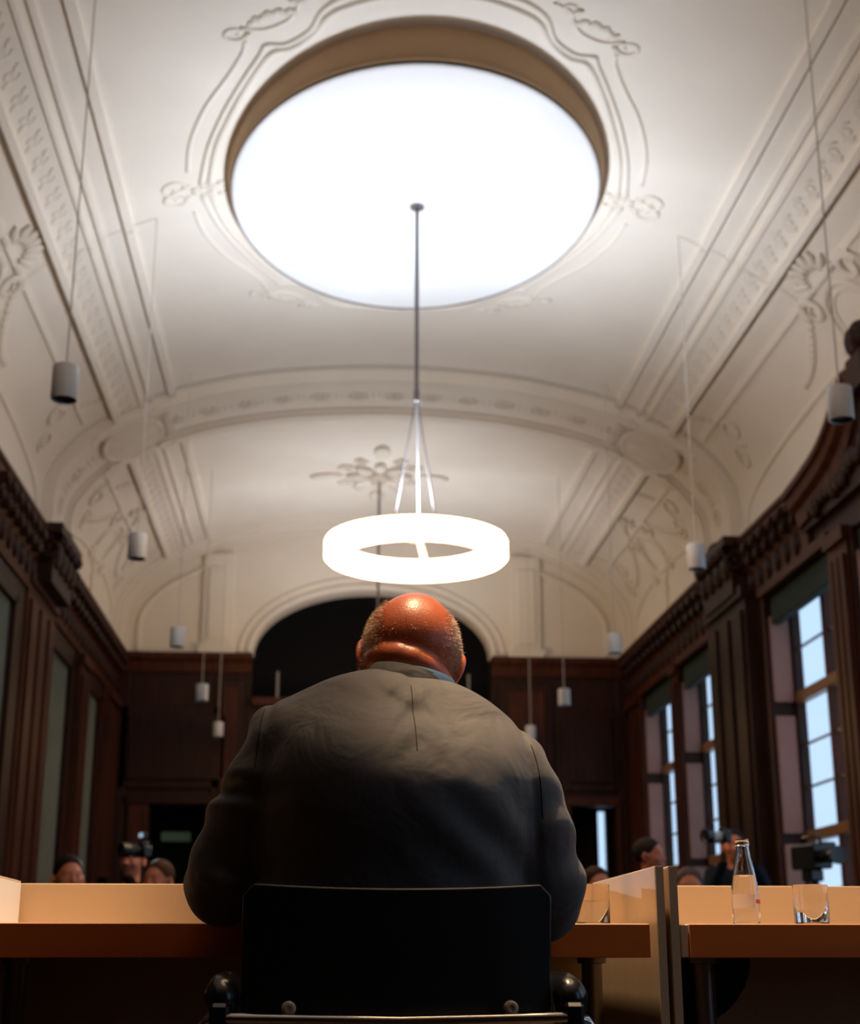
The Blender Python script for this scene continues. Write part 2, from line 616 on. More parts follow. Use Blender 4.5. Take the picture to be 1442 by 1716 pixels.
RIBS = [(15.25, 16.4), (5.6, 6.75), (-2.6, -1.6)]
for (a, b_) in RIBS:
    rb = obj('ceiling_rib', slab(-S_MAX, S_MAX, a, b_, -0.02, 0.07, 90), 'plaster', ceiling)
    obj('rib_moulding', slab(-S_MAX, S_MAX, a - .05, a + .12, -0.02, 0.125, 90), 'plaster', rb)
    obj('rib_moulding', slab(-S_MAX, S_MAX, b_ - .12, b_ + .05, -0.02, 0.125, 90), 'plaster', rb)
    obj('rib_bead', slab(-S_MAX, S_MAX, a + .17, a + .21, 0.06, 0.10, 90), 'plaster', rb)
    obj('rib_bead', slab(-S_MAX, S_MAX, b_ - .21, b_ - .17, 0.06, 0.10, 90), 'plaster', rb)
# end arch against the far wall
obj('ceiling_rib', slab(-S_MAX, S_MAX, 21.05, 21.5, -0.02, 0.10, 90), 'plaster', ceiling)
obj('rib_moulding', slab(-S_MAX, S_MAX, 20.9, 21.1, -0.02, 0.05, 90), 'plaster', ceiling)

# rosettes along the rib
def rosette_mb(r=0.11):
    q = MB()
    for k in range(6):
        a = 2 * PI * k / 6
        q.blob((r * .62 * math.cos(a), r * .62 * math.sin(a), 0.0), (r * .40, r * .26, .04), 8, 4, Matrix.Rotation(a, 3, 'Z'))
    q.blob((0, 0, .02), (r * .2, r * .2, .04), 8, 4)
    q.tube([(r * 1.15 * math.cos(2 * PI * k / 16), r * 1.15 * math.sin(2 * PI * k / 16), 0) for k in range(16)], .014, 5, closed=True)
    return q


for (a, b_) in RIBS[:2]:
    yc = (a + b_) / 2
    for k in range(-10, 11):
        s = k * 0.43
        if abs(abs(s) - 3.1) < 0.42: continue
        q = rosette_mb().map(lambda p: vault(s + p[0], yc + p[1], 0.07 + .6 * p[2]))
        obj('rosette', q, 'relief', ceiling, smooth=True)
    if b_ > 10:
        for k in range(-10, 10):
            s = (k + .5) * 0.43
            if abs(abs(s) - 3.1) < 0.55: continue
            q = MB()
            for t in (-1, 1):
                q.blob((t * .035, 0, 0), (.016, .12, .03), 6, 4)
            q.map(lambda p: vault(s + p[0], yc + p[1], 0.07 + .6 * p[2]))
            obj('rib_fluting', q, 'relief', ceiling, smooth=True)


# longitudinal mouldings between the ribs
def spiral(cx, cy, r, a0, turns, n=18, dirn=1):
    return [(cx + r * (1 - .75 * t / n) * math.cos(a0 + dirn * turns * 2 * PI * t / n),
             cy + r * (1 - .75 * t / n) * math.sin(a0 + dirn * turns * 2 * PI * t / n)) for t in range(n + 1)]


leaf_meshes = {}
SO, SI = s_of(3.09), s_of(2.84)
for (y0, y1) in ((6.75, 15.25), (16.4, 20.95), (-1.6, 5.6)):
    for sg in (-1, 1):
        mo = obj('ceiling_moulding', slab(sg * SI, sg * (SO), y0, y1, -0.01, 0.03, 3, 8), 'plaster', ceiling)
        obj('moulding_edge', slab(sg * (SO - .01), sg * (SO + .05), y0, y1, -0.02, 0.10, 2, 8), 'plaster', mo)
        obj('moulding_edge', slab(sg * (SI - .035), sg * SI, y0, y1, -0.01, 0.055, 2, 8), 'plaster', mo)
        m2 = obj('ceiling_moulding', slab(sg * s_of(2.70), sg * s_of(2.74), y0, y1, -0.01, 0.035, 1, 8), 'plaster', ceiling)
        m3 = obj('ceiling_moulding', slab(sg * s_of(2.46), sg * s_of(2.53), y0, y1, -0.01, 0.045, 1, 8), 'plaster', ceiling)
        m4 = obj('ceiling_moulding', slab(sg * (SO + .33), sg * (SO + .37), y0 + .3, y1 - .3, -0.01, 0.03, 1, 8), 'plaster', ceiling)
        if y0 > 0:
            nlf = int((y1 - y0) / 0.27)
            for k in range(nlf):
                yk = y0 + (k + .5) * (y1 - y0) / nlf
                key = sg
                if key not in leaf_meshes:
                    q = MB()
                    q.tube([(a, b2, 0) for a, b2 in spiral(0, 0, .07, 0, 1.1, 12)], .014, 5)
                    q.blob((.05 * sg, .08, 0), (.03, .06, .02), 6, 4, Matrix.Rotation(.7, 3, 'Z'))
                    q.blob((-.05 * sg, -.07, 0), (.022, .06, .02), 6, 4, Matrix.Rotation(.5, 3, 'Z'))
                    q.map(lambda p: vault(sg * (SI + SO) / 2 + p[0], p[1], 0.030 + .35 * p[2]))
                    me = q.mesh('band_leaf'); fix_normals(me); me.materials.append(MT['relief'])
                    me.polygons.foreach_set('use_smooth', [True] * len(me.polygons))
                    leaf_meshes[key] = me
                lf = bpy.data.objects.new('band_leaf', leaf_meshes[key]); C.objects.link(lf)
                lf.location = (0, yk, 0); lf.parent = mo


# cartouches where rib and mouldings cross
def cartouche(sc, yc, n0, kind, sg):
    q = MB()
    if kind == 'crossing':
        q.add(*(lambda L: (L, [tuple(range(len(L)))]))([(0.34 * math.cos(2 * PI * k / 24), 0.46 * math.sin(2 * PI * k / 24) , .05) for k in range(24)]))
        q.tube([(0.36 * math.cos(2 * PI * k / 28), 0.50 * math.sin(2 * PI * k / 28), .03) for k in range(28)], .04, 6, closed=True)
        for ey in (-1, 1):
            for ex in (-1, 1):
                q.tube([(a, b2, .04) for a, b2 in spiral(ex * .36, ey * .50, .12, 0 if ex > 0 else PI, 1.2, 14, ex * ey)], [.045 - .002 * t for t in range(15)], 6)
        for k in range(7):
            q.blob((-sg * .46, -.3 + .1 * k, .02), (.08, .04, .04), 6, 4)
    elif kind == 'cove':
        # shell crown, oval frame and pendant garland
        for k in range(9):
            a = PI * k / 8
            q.blob((-sg * (.08 + .22 * math.sin(a)), .26 * math.cos(a), .03), (.12, .045, .06), 6, 5, Matrix.Rotation((PI / 2 - a) * -sg, 3, 'Z'))
        q.tube([(sg * (.35 + .34 * math.cos(2 * PI * k / 28)), .36 * math.sin(2 * PI * k / 28), .02) for k in range(28)], .035, 6, closed=True)
        q.tube([(sg * (.35 + .25 * math.cos(2 * PI * k / 28)), .27 * math.sin(2 * PI * k / 28), .01) for k in range(28)], .02, 6, closed=True)
        for ey in (-1, 1):
            q.tube([(a, b2, .03) for a, b2 in spiral(sg * .05, ey * .45, .15, PI / 2 * ey, 1.3, 16, sg * ey)], [.05 - .002 * t for t in range(17)], 6)
            q.tube([(a, b2, .03) for a, b2 in spiral(sg * .60, ey * .42, .12, -PI / 2 * ey, 1.2, 16, -sg * ey)], [.04 - .0015 * t for t in range(17)], 6)
            for k in range(12):
                a = k / 11
                q.blob((sg * (.05 + .35 * math.sin(a * PI / 2)), ey * (.60 + .85 * a), .02), (.05, .055, .04), 6, 4)
        for k in range(6):
            q.blob((sg * (.75 + .08 * k), 0.02 * (-1) ** k, .03), (.055, .07 - .008 * k, .04), 6, 4)
    elif kind == 'corner':
        q.tube([(a, b2, .02) for a, b2 in spiral(0, 0, .2, 0, 1.2, 18, sg)], .03, 6)
        q.tube([(a, b2, .02) for a, b2 in spiral(sg * .28, .22, .14, PI, 1.2, 18, -sg)], .025, 6)
        for k in range(7):
            q.blob((sg * (-.2 - .07 * k), .16 + .05 * k, .02), (.05, .04, .03), 6, 4)
    q.map(lambda p: vault(sc + p[0], yc + p[1], n0 + .55 * p[2]))
    return obj('stucco_cartouche', q, 'relief', ceiling, smooth='auto')


for sg in (-1, 1):
    for yc in (15.82, 6.2):
        cartouche(sg * 3.12, yc, 0.09, 'crossing', sg)
    for yc in (11.0, 18.7):
        cartouche(sg * (SO + .42), yc, 0.0, 'cove', sg)
    for yc in (14.3, 7.6, 17.1, 20.2):
        cartouche(sg * (SO + .55), yc, 0.0, 'corner', sg)
    # curved ribs of the cove bays: arch lines springing from the cornice
    for (ya, yb) in ((7.1, 14.9), (16.7, 20.8)):
        pth = []
        for k in range(25):
            a = PI * k / 24
            pth.append((sg * (S_MAX - .15 - .62 * math.sin(a) ** .5), (ya + yb) / 2 - (yb - ya) / 2 * math.cos(a)))
        obj('cove_moulding', vmap(vtube(pth, .035, .7)), 'plaster', ceiling, smooth=True)

# frame of plaster mouldings around the suspended disc
DX, DY = 0.67, 11.0
OUTER = [(-1.87, -.33), (-1.81, -.77), (-1.66, -1.23), (-1.48, -1.58), (-1.35, -1.87), (-1.33, -2.02)]
EAR = [(-1.36, -2.16), (-1.20, -2.12), (-1.04, -2.20), (-.96, -2.33), (-.94, -2.42), (-.80, -2.50)]
IN1 = [(-1.78, -.11), (-1.68, -.64), (-1.53, -1.12), (-1.35, -1.56), (-1.22, -1.84), (-1.18, -1.94), (-1.04, -1.94), (-.87, -2.09), (-.79, -2.30), (-.70, -2.41), (-.55, -2.50), (-.3, -2.56), (0, -2.6)]
IN2 = [(-1.71, -.09), (-1.62, -.63), (-1.47, -1.10), (-1.29, -1.56), (-1.14, -1.84), (-1.00, -1.88), (-.85, -2.04), (-.74, -2.25), (-.60, -2.36), (-.3, -2.48), (0, -2.52)]
for sx in (-1, 1):
    for sy in (-1, 1):
        def T(L):
            return [(s_of(DX - sx * a - XC), DY + sy * -b2) for a, b2 in catmull(L, 4)]
        def T2(a, b2):
            return (s_of(DX - sx * a - XC), DY - sy * b2)
        fr = obj('ceiling_frame', vmap(vtube(T(IN1), .026, .9)), 'plaster', ceiling, smooth=True)
        obj('frame_moulding', vmap(vtube(T(IN2), .030, .9)), 'plaster', fr, smooth=True)
        obj('frame_moulding', vmap(vtube(T(OUTER), .020, .9)), 'plaster', fr, smooth=True)
        obj('frame_moulding', vmap(vtube(T(EAR), .018, .9)), 'plaster', fr, smooth=True)
        q = MB()
        for (cx, cy, r, a0, d) in ((-1.40, -2.10, .10, 0, 1), (-.93, -2.46, .07, PI, -1), (-1.98, -.10, .13, PI / 2, 1), (-1.75, .0, .08, PI / 2, -1)):
            q.add(*(lambda t: (t.v, t.f))(MB().tube([T2(*p) + (.0,) for p in spiral(cx, cy, r, a0, 1.2, 14, d)], [.028 - .0012 * t for t in range(15)], 6)))
        for k in range(8):
            t = k / 7
            x_, y_ = T2(-1.28 + .30 * t, -2.20 - .10 * t - .05 * math.sin(t * PI))
            q.blob((x_, y_, .0), (.035, .06, .03), 6, 4, Matrix.Rotation(.5 * (-1) ** k, 3, 'Z'))
        for k in range(5):
            x_, y_ = T2(-1.9 + .07 * k, .06 + .03 * (-1) ** k)
            q.blob((x_, y_, .0), (.05, .04, .03), 6, 4)
        q.map(lambda p: (p[0], p[1], p[2] * .6))
        obj('frame_scroll', vmap(q), 'relief', fr, smooth=True)

# ------------------------------------------------------------------ suspended disc
ds = thing('ceiling_disc', 'huge white oval disc lowered from the vault inside a curly plaster frame', 'ceiling disc', (DX, DY, 6.727))
q = MB()
q.lathe([(0.0, 0), (.5, 0), (.97, 0), (.985, .004), (.99, .012)], 96, sx=1.545, sy=2.06)
obj('disc_face', q, 'disc', ds, smooth='auto')
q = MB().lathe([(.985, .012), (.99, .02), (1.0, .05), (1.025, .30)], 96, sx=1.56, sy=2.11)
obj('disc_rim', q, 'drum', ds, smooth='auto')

# ------------------------------------------------------------------ wooden walls
def wall_openings(name, x0, x1, opens, mat):
    """side wall between x0 and x1 with openings [(ya, yb, za, zb)]"""
    q = MB()
    ys_ = sorted(opens)
    y = YF
    for (ya, yb, za, zb) in ys_:
        q.box(x0, x1, y, ya, 0, ZC)
        if za > 0.01: q.box(x0, x1, ya, yb, 0, za)
        q.box(x0, x1, ya, yb, zb, ZC)
        y = yb
    q.box(x0, x1, y, YB, 0, ZC)
    return struct(name, q, mat)


R_OPEN = [(18.62, 20.5, .75, 4.25), (16.52, 18.27, .75, 4.25), (12.5, 14.49, .75, 4.25), (9.9, 11.9, .75, 4.25), (7.3, 9.2, .75, 4.25),
          (4.5, 6.6, .75, 4.25), (1.6, 4.1, .75, 4.25), (-2.2, .5, .75, 4.25)]
wr = wall_openings('wall_right', XR, XR + .32, R_OPEN, 'wood')
L_OPEN = [(18.72, 20.15, .3, 4.1), (16.28, 17.78, .3, 4.1), (12.6, 14.35, .3, 4.1), (10.0, 12.0, .3, 4.1)]
wl = wall_openings('wall_left', XL - .35, XL, L_OPEN, 'wood')
for (ya, yb, za, zb) in L_OPEN:
    obj('recess_cloth', MB().box(XL - .08, XL - .04, ya, yb, za, zb), 'greygreen', wl)
    q = MB()
    for (a, b_) in ((ya, ya + .09), (yb - .09, yb)):
        q.box(XL - .06, XL + .02, a, b_, za, zb)
    q.box(XL - .06, XL + .02, ya, yb, zb - .08, zb)
    obj('recess_frame', q, 'wood', wl)

# panelling of the side walls: pilasters, panels below the openings
def pilaster(x, sg, ya, yb, z1=4.45, proud=.14):
    """sg: +1 stands out towards +x"""
    q = MB()
    xa, xb = sorted((x, x + sg * proud))
    q.box(xa, xb, ya, yb, 0, z1)
    xa2, xb2 = sorted((x, x + sg * (proud + .05)))
    q.box(xa2, xb2, ya - .03, yb + .03, 0, .9)
    q.box(xa2, xb2, ya - .03, yb + .03, z1 - .12, z1)
    n = 3
    w = (yb - ya)
    for k in range(n):
        a = ya + w * (k + .18) / n; b_ = ya + w * (k + .82) / n
        q.box(*sorted((x + sg * proud, x + sg * (proud + .035))), a, b_, 1.0, z1 - .25)
    return q


def capital(x, sg, ya, yb):
    q = MB()
    w = yb - ya
    q.box(*sorted((x, x + sg * .22)), ya, yb, 4.4, 4.62)
    q.box(*sorted((x, x + sg * .30)), ya - .05, yb + .05, 4.92, 5.02)
    for k in range(4):
        yk = ya + w * (k + .5) / 4
        q.blob((x + sg * .2, yk, 4.72), (.10, .12, .17), 8, 6)
        q.blob((x + sg * .28, yk, 4.86), (.07, .09, .07), 8, 5)
    for yk in (ya, yb):
        q.tube([(x + sg * (.2 + a), yk, 4.76 + b2) for a, b2 in spiral(0, 0, .13, PI / 2, 1.3, 14)], [.05 - .002 * t for t in range(15)], 6)
    q.box(*sorted((x, x + sg * .18)), ya, yb, 4.6, 5.0)
    q.blob((x + sg * .2, (ya + yb) / 2, 5.04), (.1, .22, .08), 8, 5)
    return q


for (x, sg, w_) in ((XR, -1, wr), (XL, 1, wl)):
    for (ya, yb) in ((14.75, 16.25), (5.9, 6.9)):
        p_ = obj('pilaster', pilaster(x, sg, ya, yb, 4.45, .14 if sg < 0 else .03), 'wood' if sg < 0 else 'wood_red', w_)
        obj('capital', capital(x, sg, ya + .15, yb - .15), 'wood', p_, smooth='auto')
for (ya, yb) in ((18.29, 18.60), (20.7, 21.4), (11.98, 12.42), (9.3, 9.8)):
    obj('pilaster', pilaster(XR, -1, ya, yb, 4.3, .03), 'wood_red', wr)
for (ya, yb) in ((17.95, 18.55), (20.4, 21.4), (12.1, 12.5)):
    obj('pilaster', pilaster(XL, 1, ya, yb, 4.25, .08), 'wood_red', wl)

# cornice with carved brackets
def cornice(x, sg, y0, y1):
    pr = [(0, 4.28), (.03, 4.28), (.05, 4.36), (.05, 4.60), (.08, 4.64), (.08, 4.80), (.12, 4.86), (.13, 4.92), (.16, 4.94), (.16, 4.98), (0, 4.98)]
    return MB().prism([(x + sg * a, z) for a, z in pr], y0, y1, 'y')


def bracket_mb(sg):
    q = MB()
    q.prism([(0, .0), (sg * .05, .0), (sg * .07, .08), (sg * .14, .16), (sg * .15, .24), (0, .24)], -.06, .06, 'y')
    q.blob((sg * .09, 0, .04), (.05, .075, .06), 6, 4)
    q.blob((sg * .14, 0, .17), (.04, .08, .05), 6, 4)
    return q


nt_ = 0
for (x, sg) in ((XR, -1), (XL, 1)):
    for (y0, y1) in (((12.9, 21.5), (YF, 9.1)) if sg < 0 else ((YF, 21.5),)):
        nt_ += 1
        tr_ = struct('trim_%d' % nt_, cornice(x, sg, y0, y1), 'wood_red')
        if y1 > 20:
            me = bracket_mb(sg).mesh('cornice_bracket'); fix_normals(me); me.materials.append(MT['wood'])
            y0 = max(y0, 12.6)
            n = int((y1 - y0) / .30)
            for k in range(n):
                yk = y0 + (k + .5) * .30
                if 14.8 < yk < 16.2: continue
                o = bpy.data.objects.new('cornice_bracket', me); C.objects.link(o)
                o.location = (x + sg * .04, yk, 4.62); o.parent = tr_
            me = MB().blob((0, 0, 0), (.03, .11, .09), 8, 5)
            me.blob((sg * .02, 0, -.02), (.03, .05, .12), 6, 4)
            me = me.mesh('frieze_boss'); fix_normals(me); me.materials.append(MT['wood'])
            for k in range(n // 1):
                yk = y0 + k * .30 + .3
                if 14.8 < yk < 16.2: continue
                o = bpy.data.objects.new('frieze_boss', me); C.objects.link(o)
                o.location = (x + sg * .05, yk, 4.48); o.parent = tr_

# curved pediment over the middle bay of each long wall
def pediment(x, sg):
    half = [(12.95, 4.80), (12.4, 4.86), (11.95, 4.94), (11.6, 5.09), (11.38, 5.28)]
    top = catmull(half, 6)
    root_x = x
    parts = []
    for mir in (1, -1):
        q = MB()
        L = [((yy - 11.0) * mir + 11.0, zz) for yy, zz in top]
        n = len(L)
        prof = [(0, -.28), (.12, -.26), (.14, -.12), (.20, -.08), (.22, .0), (.26, .02), (.26, .08), (0, .08)]
        vs_ = []; k = len(prof)
        for yy, zz in L:
            for a, b_ in prof: vs_.append((root_x + sg * a, yy, zz + b_))
        fs_ = []
        for i in range(n - 1):
            for j in range(k):
                fs_.append((i * k + j, i * k + (j + 1) % k, (i + 1) * k + (j + 1) % k, (i + 1) * k + j))
        fs_.append(tuple(range(k))); fs_.append(tuple((n - 1) * k + j for j in range(k)))
        q.add(vs_, fs_)
        q.tube([(root_x + sg * .16, 11.0 + mir * (.32 + a), 5.34 + b2) for a, b2 in spiral(0, 0, .12, 0, 1.3, 14, mir)], [.055 - .002 * t for t in range(15)], 6)
        parts.append(q)
    tym = MB()
    poly = [(9.05, 4.5)] + [(22 - yy, zz - .1) for yy, zz in top] + [(yy, zz - .1) for yy, zz in top[::-1]] + [(12.95, 4.5)]
    tym.prism(poly, *sorted((root_x, root_x + sg * .08)), axis='x')
    car = MB()
    random.seed(3)
    for k in range(26):
        yy = 9.4 + 3.2 * k / 25
        zt = np.interp(abs(yy - 11) + 11, [p[0] for p in half[::-1]], [p[1] for p in half[::-1]]) - .35
        zz = random.uniform(4.6, max(4.65, zt))
        car.blob((root_x + sg * .1, yy, zz), (.06, random.uniform(.05, .12), random.uniform(.05, .12)), 7, 5)
    fin = MB()
    fin.box(*sorted((root_x, root_x + sg * .2)), 10.85, 11.2, 5.2, 5.5)
    for k in range(7):
        a = PI * k / 6
        fin.blob((root_x + sg * .13, 11.03 + .13 * math.cos(a), 5.62 + .13 * math.sin(a)), (.07, .06, .06), 7, 5)
    fin.blob((root_x + sg * .16, 11.03, 5.62), (.1, .11, .14), 8, 6)
    return parts, tym, car, fin


for i, (x, sg) in enumerate(((XR, -1),)):
    parts, tym, car, fin = pediment(x, sg)
    root = struct('trim_%d' % (4 + i), tym, 'wood')
    for q in parts: obj('pediment_cornice', q, 'wood_red', root, smooth='auto')
    obj('pediment_carving', car, 'wood', root, smooth=True)
    obj('pediment_finial', fin, 'wood', root, smooth='auto')

# ------------------------------------------------------------------ windows of the right wall
GX = XR + .29
for i, (ya, yb, za, zb) in enumerate(R_OPEN):
    wroot = tag(obj('window_%d' % (i + 1), (lambda q: q)(MB().box(GX - .05, GX + .04, ya, ya + .07, za, zb).box(GX - .05, GX + .04, yb - .07, yb, za, zb)
                .box(GX - .05, GX + .04, ya, yb, zb - .10, zb).box(GX - .05, GX + .04, ya, yb, za, za + .08)), 'wood'), kind='structure')
    # lining of the reveal: two lit shutter panels on the far jamb, one lining on the near jamb
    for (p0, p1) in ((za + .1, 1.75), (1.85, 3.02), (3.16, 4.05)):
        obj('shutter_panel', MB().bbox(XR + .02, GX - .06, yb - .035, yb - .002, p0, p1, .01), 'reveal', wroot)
    obj('reveal_lining', MB().box(XR, GX, ya, ya + .02, za, zb), 'wood_red', wroot)
    obj('valance', MB().bbox(XR + .04, XR + .14, ya + .03, yb - .04, 3.96, 4.24, .01), 'green', wroot)
    obj('window_sill', MB().bbox(XR - .06, GX, ya - .04, yb + .04, za - .05, za, .01), 'wood_red', wroot)
    # transoms of golden oak and thin glazing bars
    for zt in (3.20, 1.82):
        obj('transom', MB().bbox(GX - .06, GX + .05, ya + .06, yb - .06, zt - .055, zt + .055, .01), 'golden', wroot)
    obj('mullion', MB().bbox(GX - .05, GX + .05, (ya + yb) / 2 - .045, (ya + yb) / 2 + .045, za, zb, .01), 'wood_red', wroot)
    for (z0, z1, nb) in ((za + .08, 1.765, 2), (1.875, 3.145, 3), (3.255, zb - .1, 2)):
        for side in (0, 1):
            y0 = ya + .07 if side == 0 else (ya + yb) / 2 + .045
            y1 = (ya + yb) / 2 - .045 if side == 0 else yb - .07
            for k in range(nb):
                p0 = z0 + (z1 - z0) * k / nb; p1 = z0 + (z1 - z0) * (k + 1) / nb
                obj('pane', MB().box(GX - .004, GX + .004, y0, y1, p0, p1), 'pane', wroot)
                if k:
                    obj('glazing_bar', MB().box(GX - .014, GX + .014, y0, y1, p0 - .012, p0 + .012), 'steel', wroot)

# architrave strips framing the openings on the room side
for (ya, yb, za, zb) in R_OPEN[:3]:
    q = MB()
    q.bbox(XR - .02, XR, ya - .06, ya, za, zb + .1, .006).bbox(XR - .03, XR, yb, yb + .06, za, zb + .1, .006).bbox(XR - .06, XR, ya - .09, yb + .09, zb, zb + .12, .01)
    obj('architrave', q, 'wood_red', wr)

# ------------------------------------------------------------------ far wall
AC, AR, AZ0, AZS = 0.70, 1.78, 4.33, 4.98       # arch centre, half width, sill, springing
ARISE = 1.0


def arch_top(x):
    t = (x - AC) / AR
    return AZS + ARISE * math.sqrt(max(0, 1 - t * t)) if abs(t) < 1 else None


q = MB()
# wooden part with doorway left and right
D1 = (-2.48, -1.67, 2.78)      # dark doorway
D2 = (3.62, 4.30, 2.80)        # right doorway with a bright slit beyond
q.box(XL - .3, D1[0], YB, YB + .3, 0, AZ0)
q.box(D1[0], D1[1], YB, YB + .3, D1[2], AZ0)
q.box(D1[1], D2[0], YB, YB + .3, 0, AZ0)
q.box(D2[0], D2[1], YB, YB + .3, D2[2], AZ0)
q.box(D2[1], XR + .5, YB, YB + .3, 0, AZ0)
q.box(XL - .3, AC - AR, YB, YB + .3, AZ0, AZS)
q.box(AC + AR, XR + .5, YB, YB + .3, AZ0, AZS)
wb = struct('wall_back', q, 'wood')
# plaster lunette with the arch cut out
q = MB()
N = 96
xs = sorted(set([XL + (XR - XL) * i / N for i in range(N + 1)] + [AC - AR, AC + AR] + [AC - AR * math.cos(PI * k / 24) for k in range(25)]))
for a, b_ in zip(xs[:-1], xs[1:]):
    if b_ - a < 1e-6: continue
    mid = (a + b_) / 2
    ins = abs(mid - AC) < AR
    la = (arch_top(a) or AZS) if ins else AZS
    lb = (arch_top(b_) or AZS) if ins else AZS
    ta = z_at(a) + .05; tb = z_at(b_) + .05
    q.add([(a, YB, la), (b_, YB, lb), (b_, YB, tb), (a, YB, ta)], [(0, 1, 2, 3)])
    if ins:
        q.add([(a, YB, la), (b_, YB, lb), (b_, YB + .35, lb), (a, YB + .35, la)], [(0, 1, 2, 3)])
lun = obj('lunette', q, 'plaster', wb)
# dark gallery behind the arch
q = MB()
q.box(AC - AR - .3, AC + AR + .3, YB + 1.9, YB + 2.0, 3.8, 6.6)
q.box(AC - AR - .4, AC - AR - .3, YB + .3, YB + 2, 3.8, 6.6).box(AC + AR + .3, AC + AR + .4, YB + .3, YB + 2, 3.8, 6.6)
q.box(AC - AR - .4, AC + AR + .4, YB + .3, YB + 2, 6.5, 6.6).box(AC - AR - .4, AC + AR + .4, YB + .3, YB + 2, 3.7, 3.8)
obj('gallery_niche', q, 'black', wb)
for xx in (-.70, 2.15):
    obj('gallery_post', MB().bbox(xx - .02, xx + .02, YB + .1, YB + .14, AZ0, 4.75, .005), 'steel', wb)
# arch moulding
for (off, r) in ((.06, .05), (.20, .03)):
    pth = [(AC - (AR + off) * math.cos(PI * k / 40), YB - .01, AZS + (ARISE + off) * math.sin(PI * k / 40)) for k in range(41)]
    pth = [(AC - AR - off, YB - .01, AZS)] + pth + [(AC + AR + off, YB - .01, AZS)]
    obj('arch_moulding', MB().tube(pth, r, 8), 'plaster', wb, smooth=True)
# pilaster strips and blind arches of the lunette
for (a, b_) in ((-1.84, -1.39), (2.79, 3.24)):
    q = MB().bbox(a, b_, YB - .07, YB, AZS, min(z_at(a), z_at(b_)) - .08, .01)
    q.bbox(a + .08, b_ - .08, YB - .10, YB - .06, AZS + .2, min(z_at(a), z_at(b_)) - .3, .01)
    q.bbox(a - .05, b_ + .05, YB - .13, YB, AZS + .0, AZS + .12, .01)
    obj('lunette_pilaster', q, 'plaster', wb)
for sg in (-1, 1):
    pth = []
    for k in range(21):
        t = k / 20
        s = sg * (S_MAX - .05 - t * (S_MAX - s_of(2.3)))
        x_, _, z_ = vault(s, YB, .30)
        pth.append((x_, YB - .01, z_))
    obj('lunette_moulding', MB().tube(pth, .04, 6), 'plaster', wb, smooth=True)
# raised wooden panels
def panel(x0, x1, z0, z1, y=YB):
    q = MB()
    q.bbox(x0, x1, y - .04, y + .002, z0, z1, .015)
    q2 = MB().bbox(x0 + .12, x1 - .12, y - .075, y - .03, z0 + .12, z1 - .12, .02)
    return q, q2


for (x0, x1, z0, z1, mt) in ((-2.95, -1.30, 3.0, 4.2, 'wood'), (-1.62, -1.15, .4, 4.6, 'wood_red'), (2.6, 3.4, .4, 4.6, 'wood_red'), (3.5, 4.4, 3.0, 4.2, 'wood'),
                           (-1.0, .6, .9, 4.1, 'wood'), (.8, 2.4, .9, 4.1, 'wood'), (-3.02, -2.84, .3, 4.7, 'wood_red'), (4.36, 4.50, .3, 4.7, 'wood_red')):
    a, b_ = panel(x0, x1, z0, z1)
    o = obj('panel', a, 'wood', wb)
    if x1 - x0 > .4: obj('panel_field', b_, mt, o)
q = MB()
pr = [(0, 4.70), (-.04, 4.70), (-.06, 4.84), (-.11, 4.90), (-.12, 4.98), (0, 4.98)]
for (a, b_) in ((XL, AC - AR), (AC + AR, XR)):
    q.prism([(YB + u, z) for u, z in pr], a, b_, 'x')
tag(obj('trim_7', q, 'wood_red'), kind='structure')
# gallery rail below the arch
tag(obj('trim_8', MB().bbox(AC - AR, AC + AR, YB - .12, YB + .08, 4.20, 4.33, .02), 'wood_red'), kind='structure')
# the pale jamb and the dark doorway at the left
d1 = tag(obj('door_1', MB().bbox(-2.77, -2.49, YB - .06, YB, 0, 2.78, .01), 'wood_red'), kind='structure')
obj('door_frame', MB().bbox(-2.80, -1.60, YB - .08, YB, 2.78, 2.92, .01), 'wood', d1)
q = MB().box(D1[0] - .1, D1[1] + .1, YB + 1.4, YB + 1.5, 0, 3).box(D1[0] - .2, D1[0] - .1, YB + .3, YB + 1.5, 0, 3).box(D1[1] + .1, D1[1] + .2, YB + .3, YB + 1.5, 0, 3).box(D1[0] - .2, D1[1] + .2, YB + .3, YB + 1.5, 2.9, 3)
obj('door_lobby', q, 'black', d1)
obj('lit_sign', MB().bbox(-2.42, -1.98, YB + 1.30, YB + 1.34, 2.36, 2.50, .01), 'sign', d1)
# right doorway with the slit window beyond
d2 = tag(obj('door_2', MB().bbox(3.52, 3.62, YB - .06, YB, 0, 2.80, .01).bbox(4.30, 4.36, YB - .06, YB, 0, 2.80, .01).bbox(3.52, 4.36, YB - .06, YB, 2.80, 2.92, .01), 'wood_red'), kind='structure')
q = MB()
q.box(3.4, 3.5, YB + .3, YB + 1.5, 0, 3).box(4.5, 4.6, YB + .3, YB + 1.5, 0, 3).box(3.4, 4.6, YB + .3, YB + 1.5, 2.95, 3.05)
q.box(3.4, 4.28, YB + 1.4, YB + 1.5, 0, 3).box(4.40, 4.6, YB + 1.4, YB + 1.5, 0, 3).box(4.28, 4.40, YB + 1.4, YB + 1.5, 0, 1.2).box(4.28, 4.40, YB + 1.4, YB + 1.5, 2.86, 3)
obj('door_lobby', q, 'wood', d2)
obj('slit_pane', MB().box(4.28, 4.40, YB + 1.44, YB + 1.45, 1.2, 2.86), 'pane', d2)

# wall behind the camera
struct('wall_front', MB().box(XL - .4, XR + .6, YF - .3, YF, 0, 7.2), 'wood')


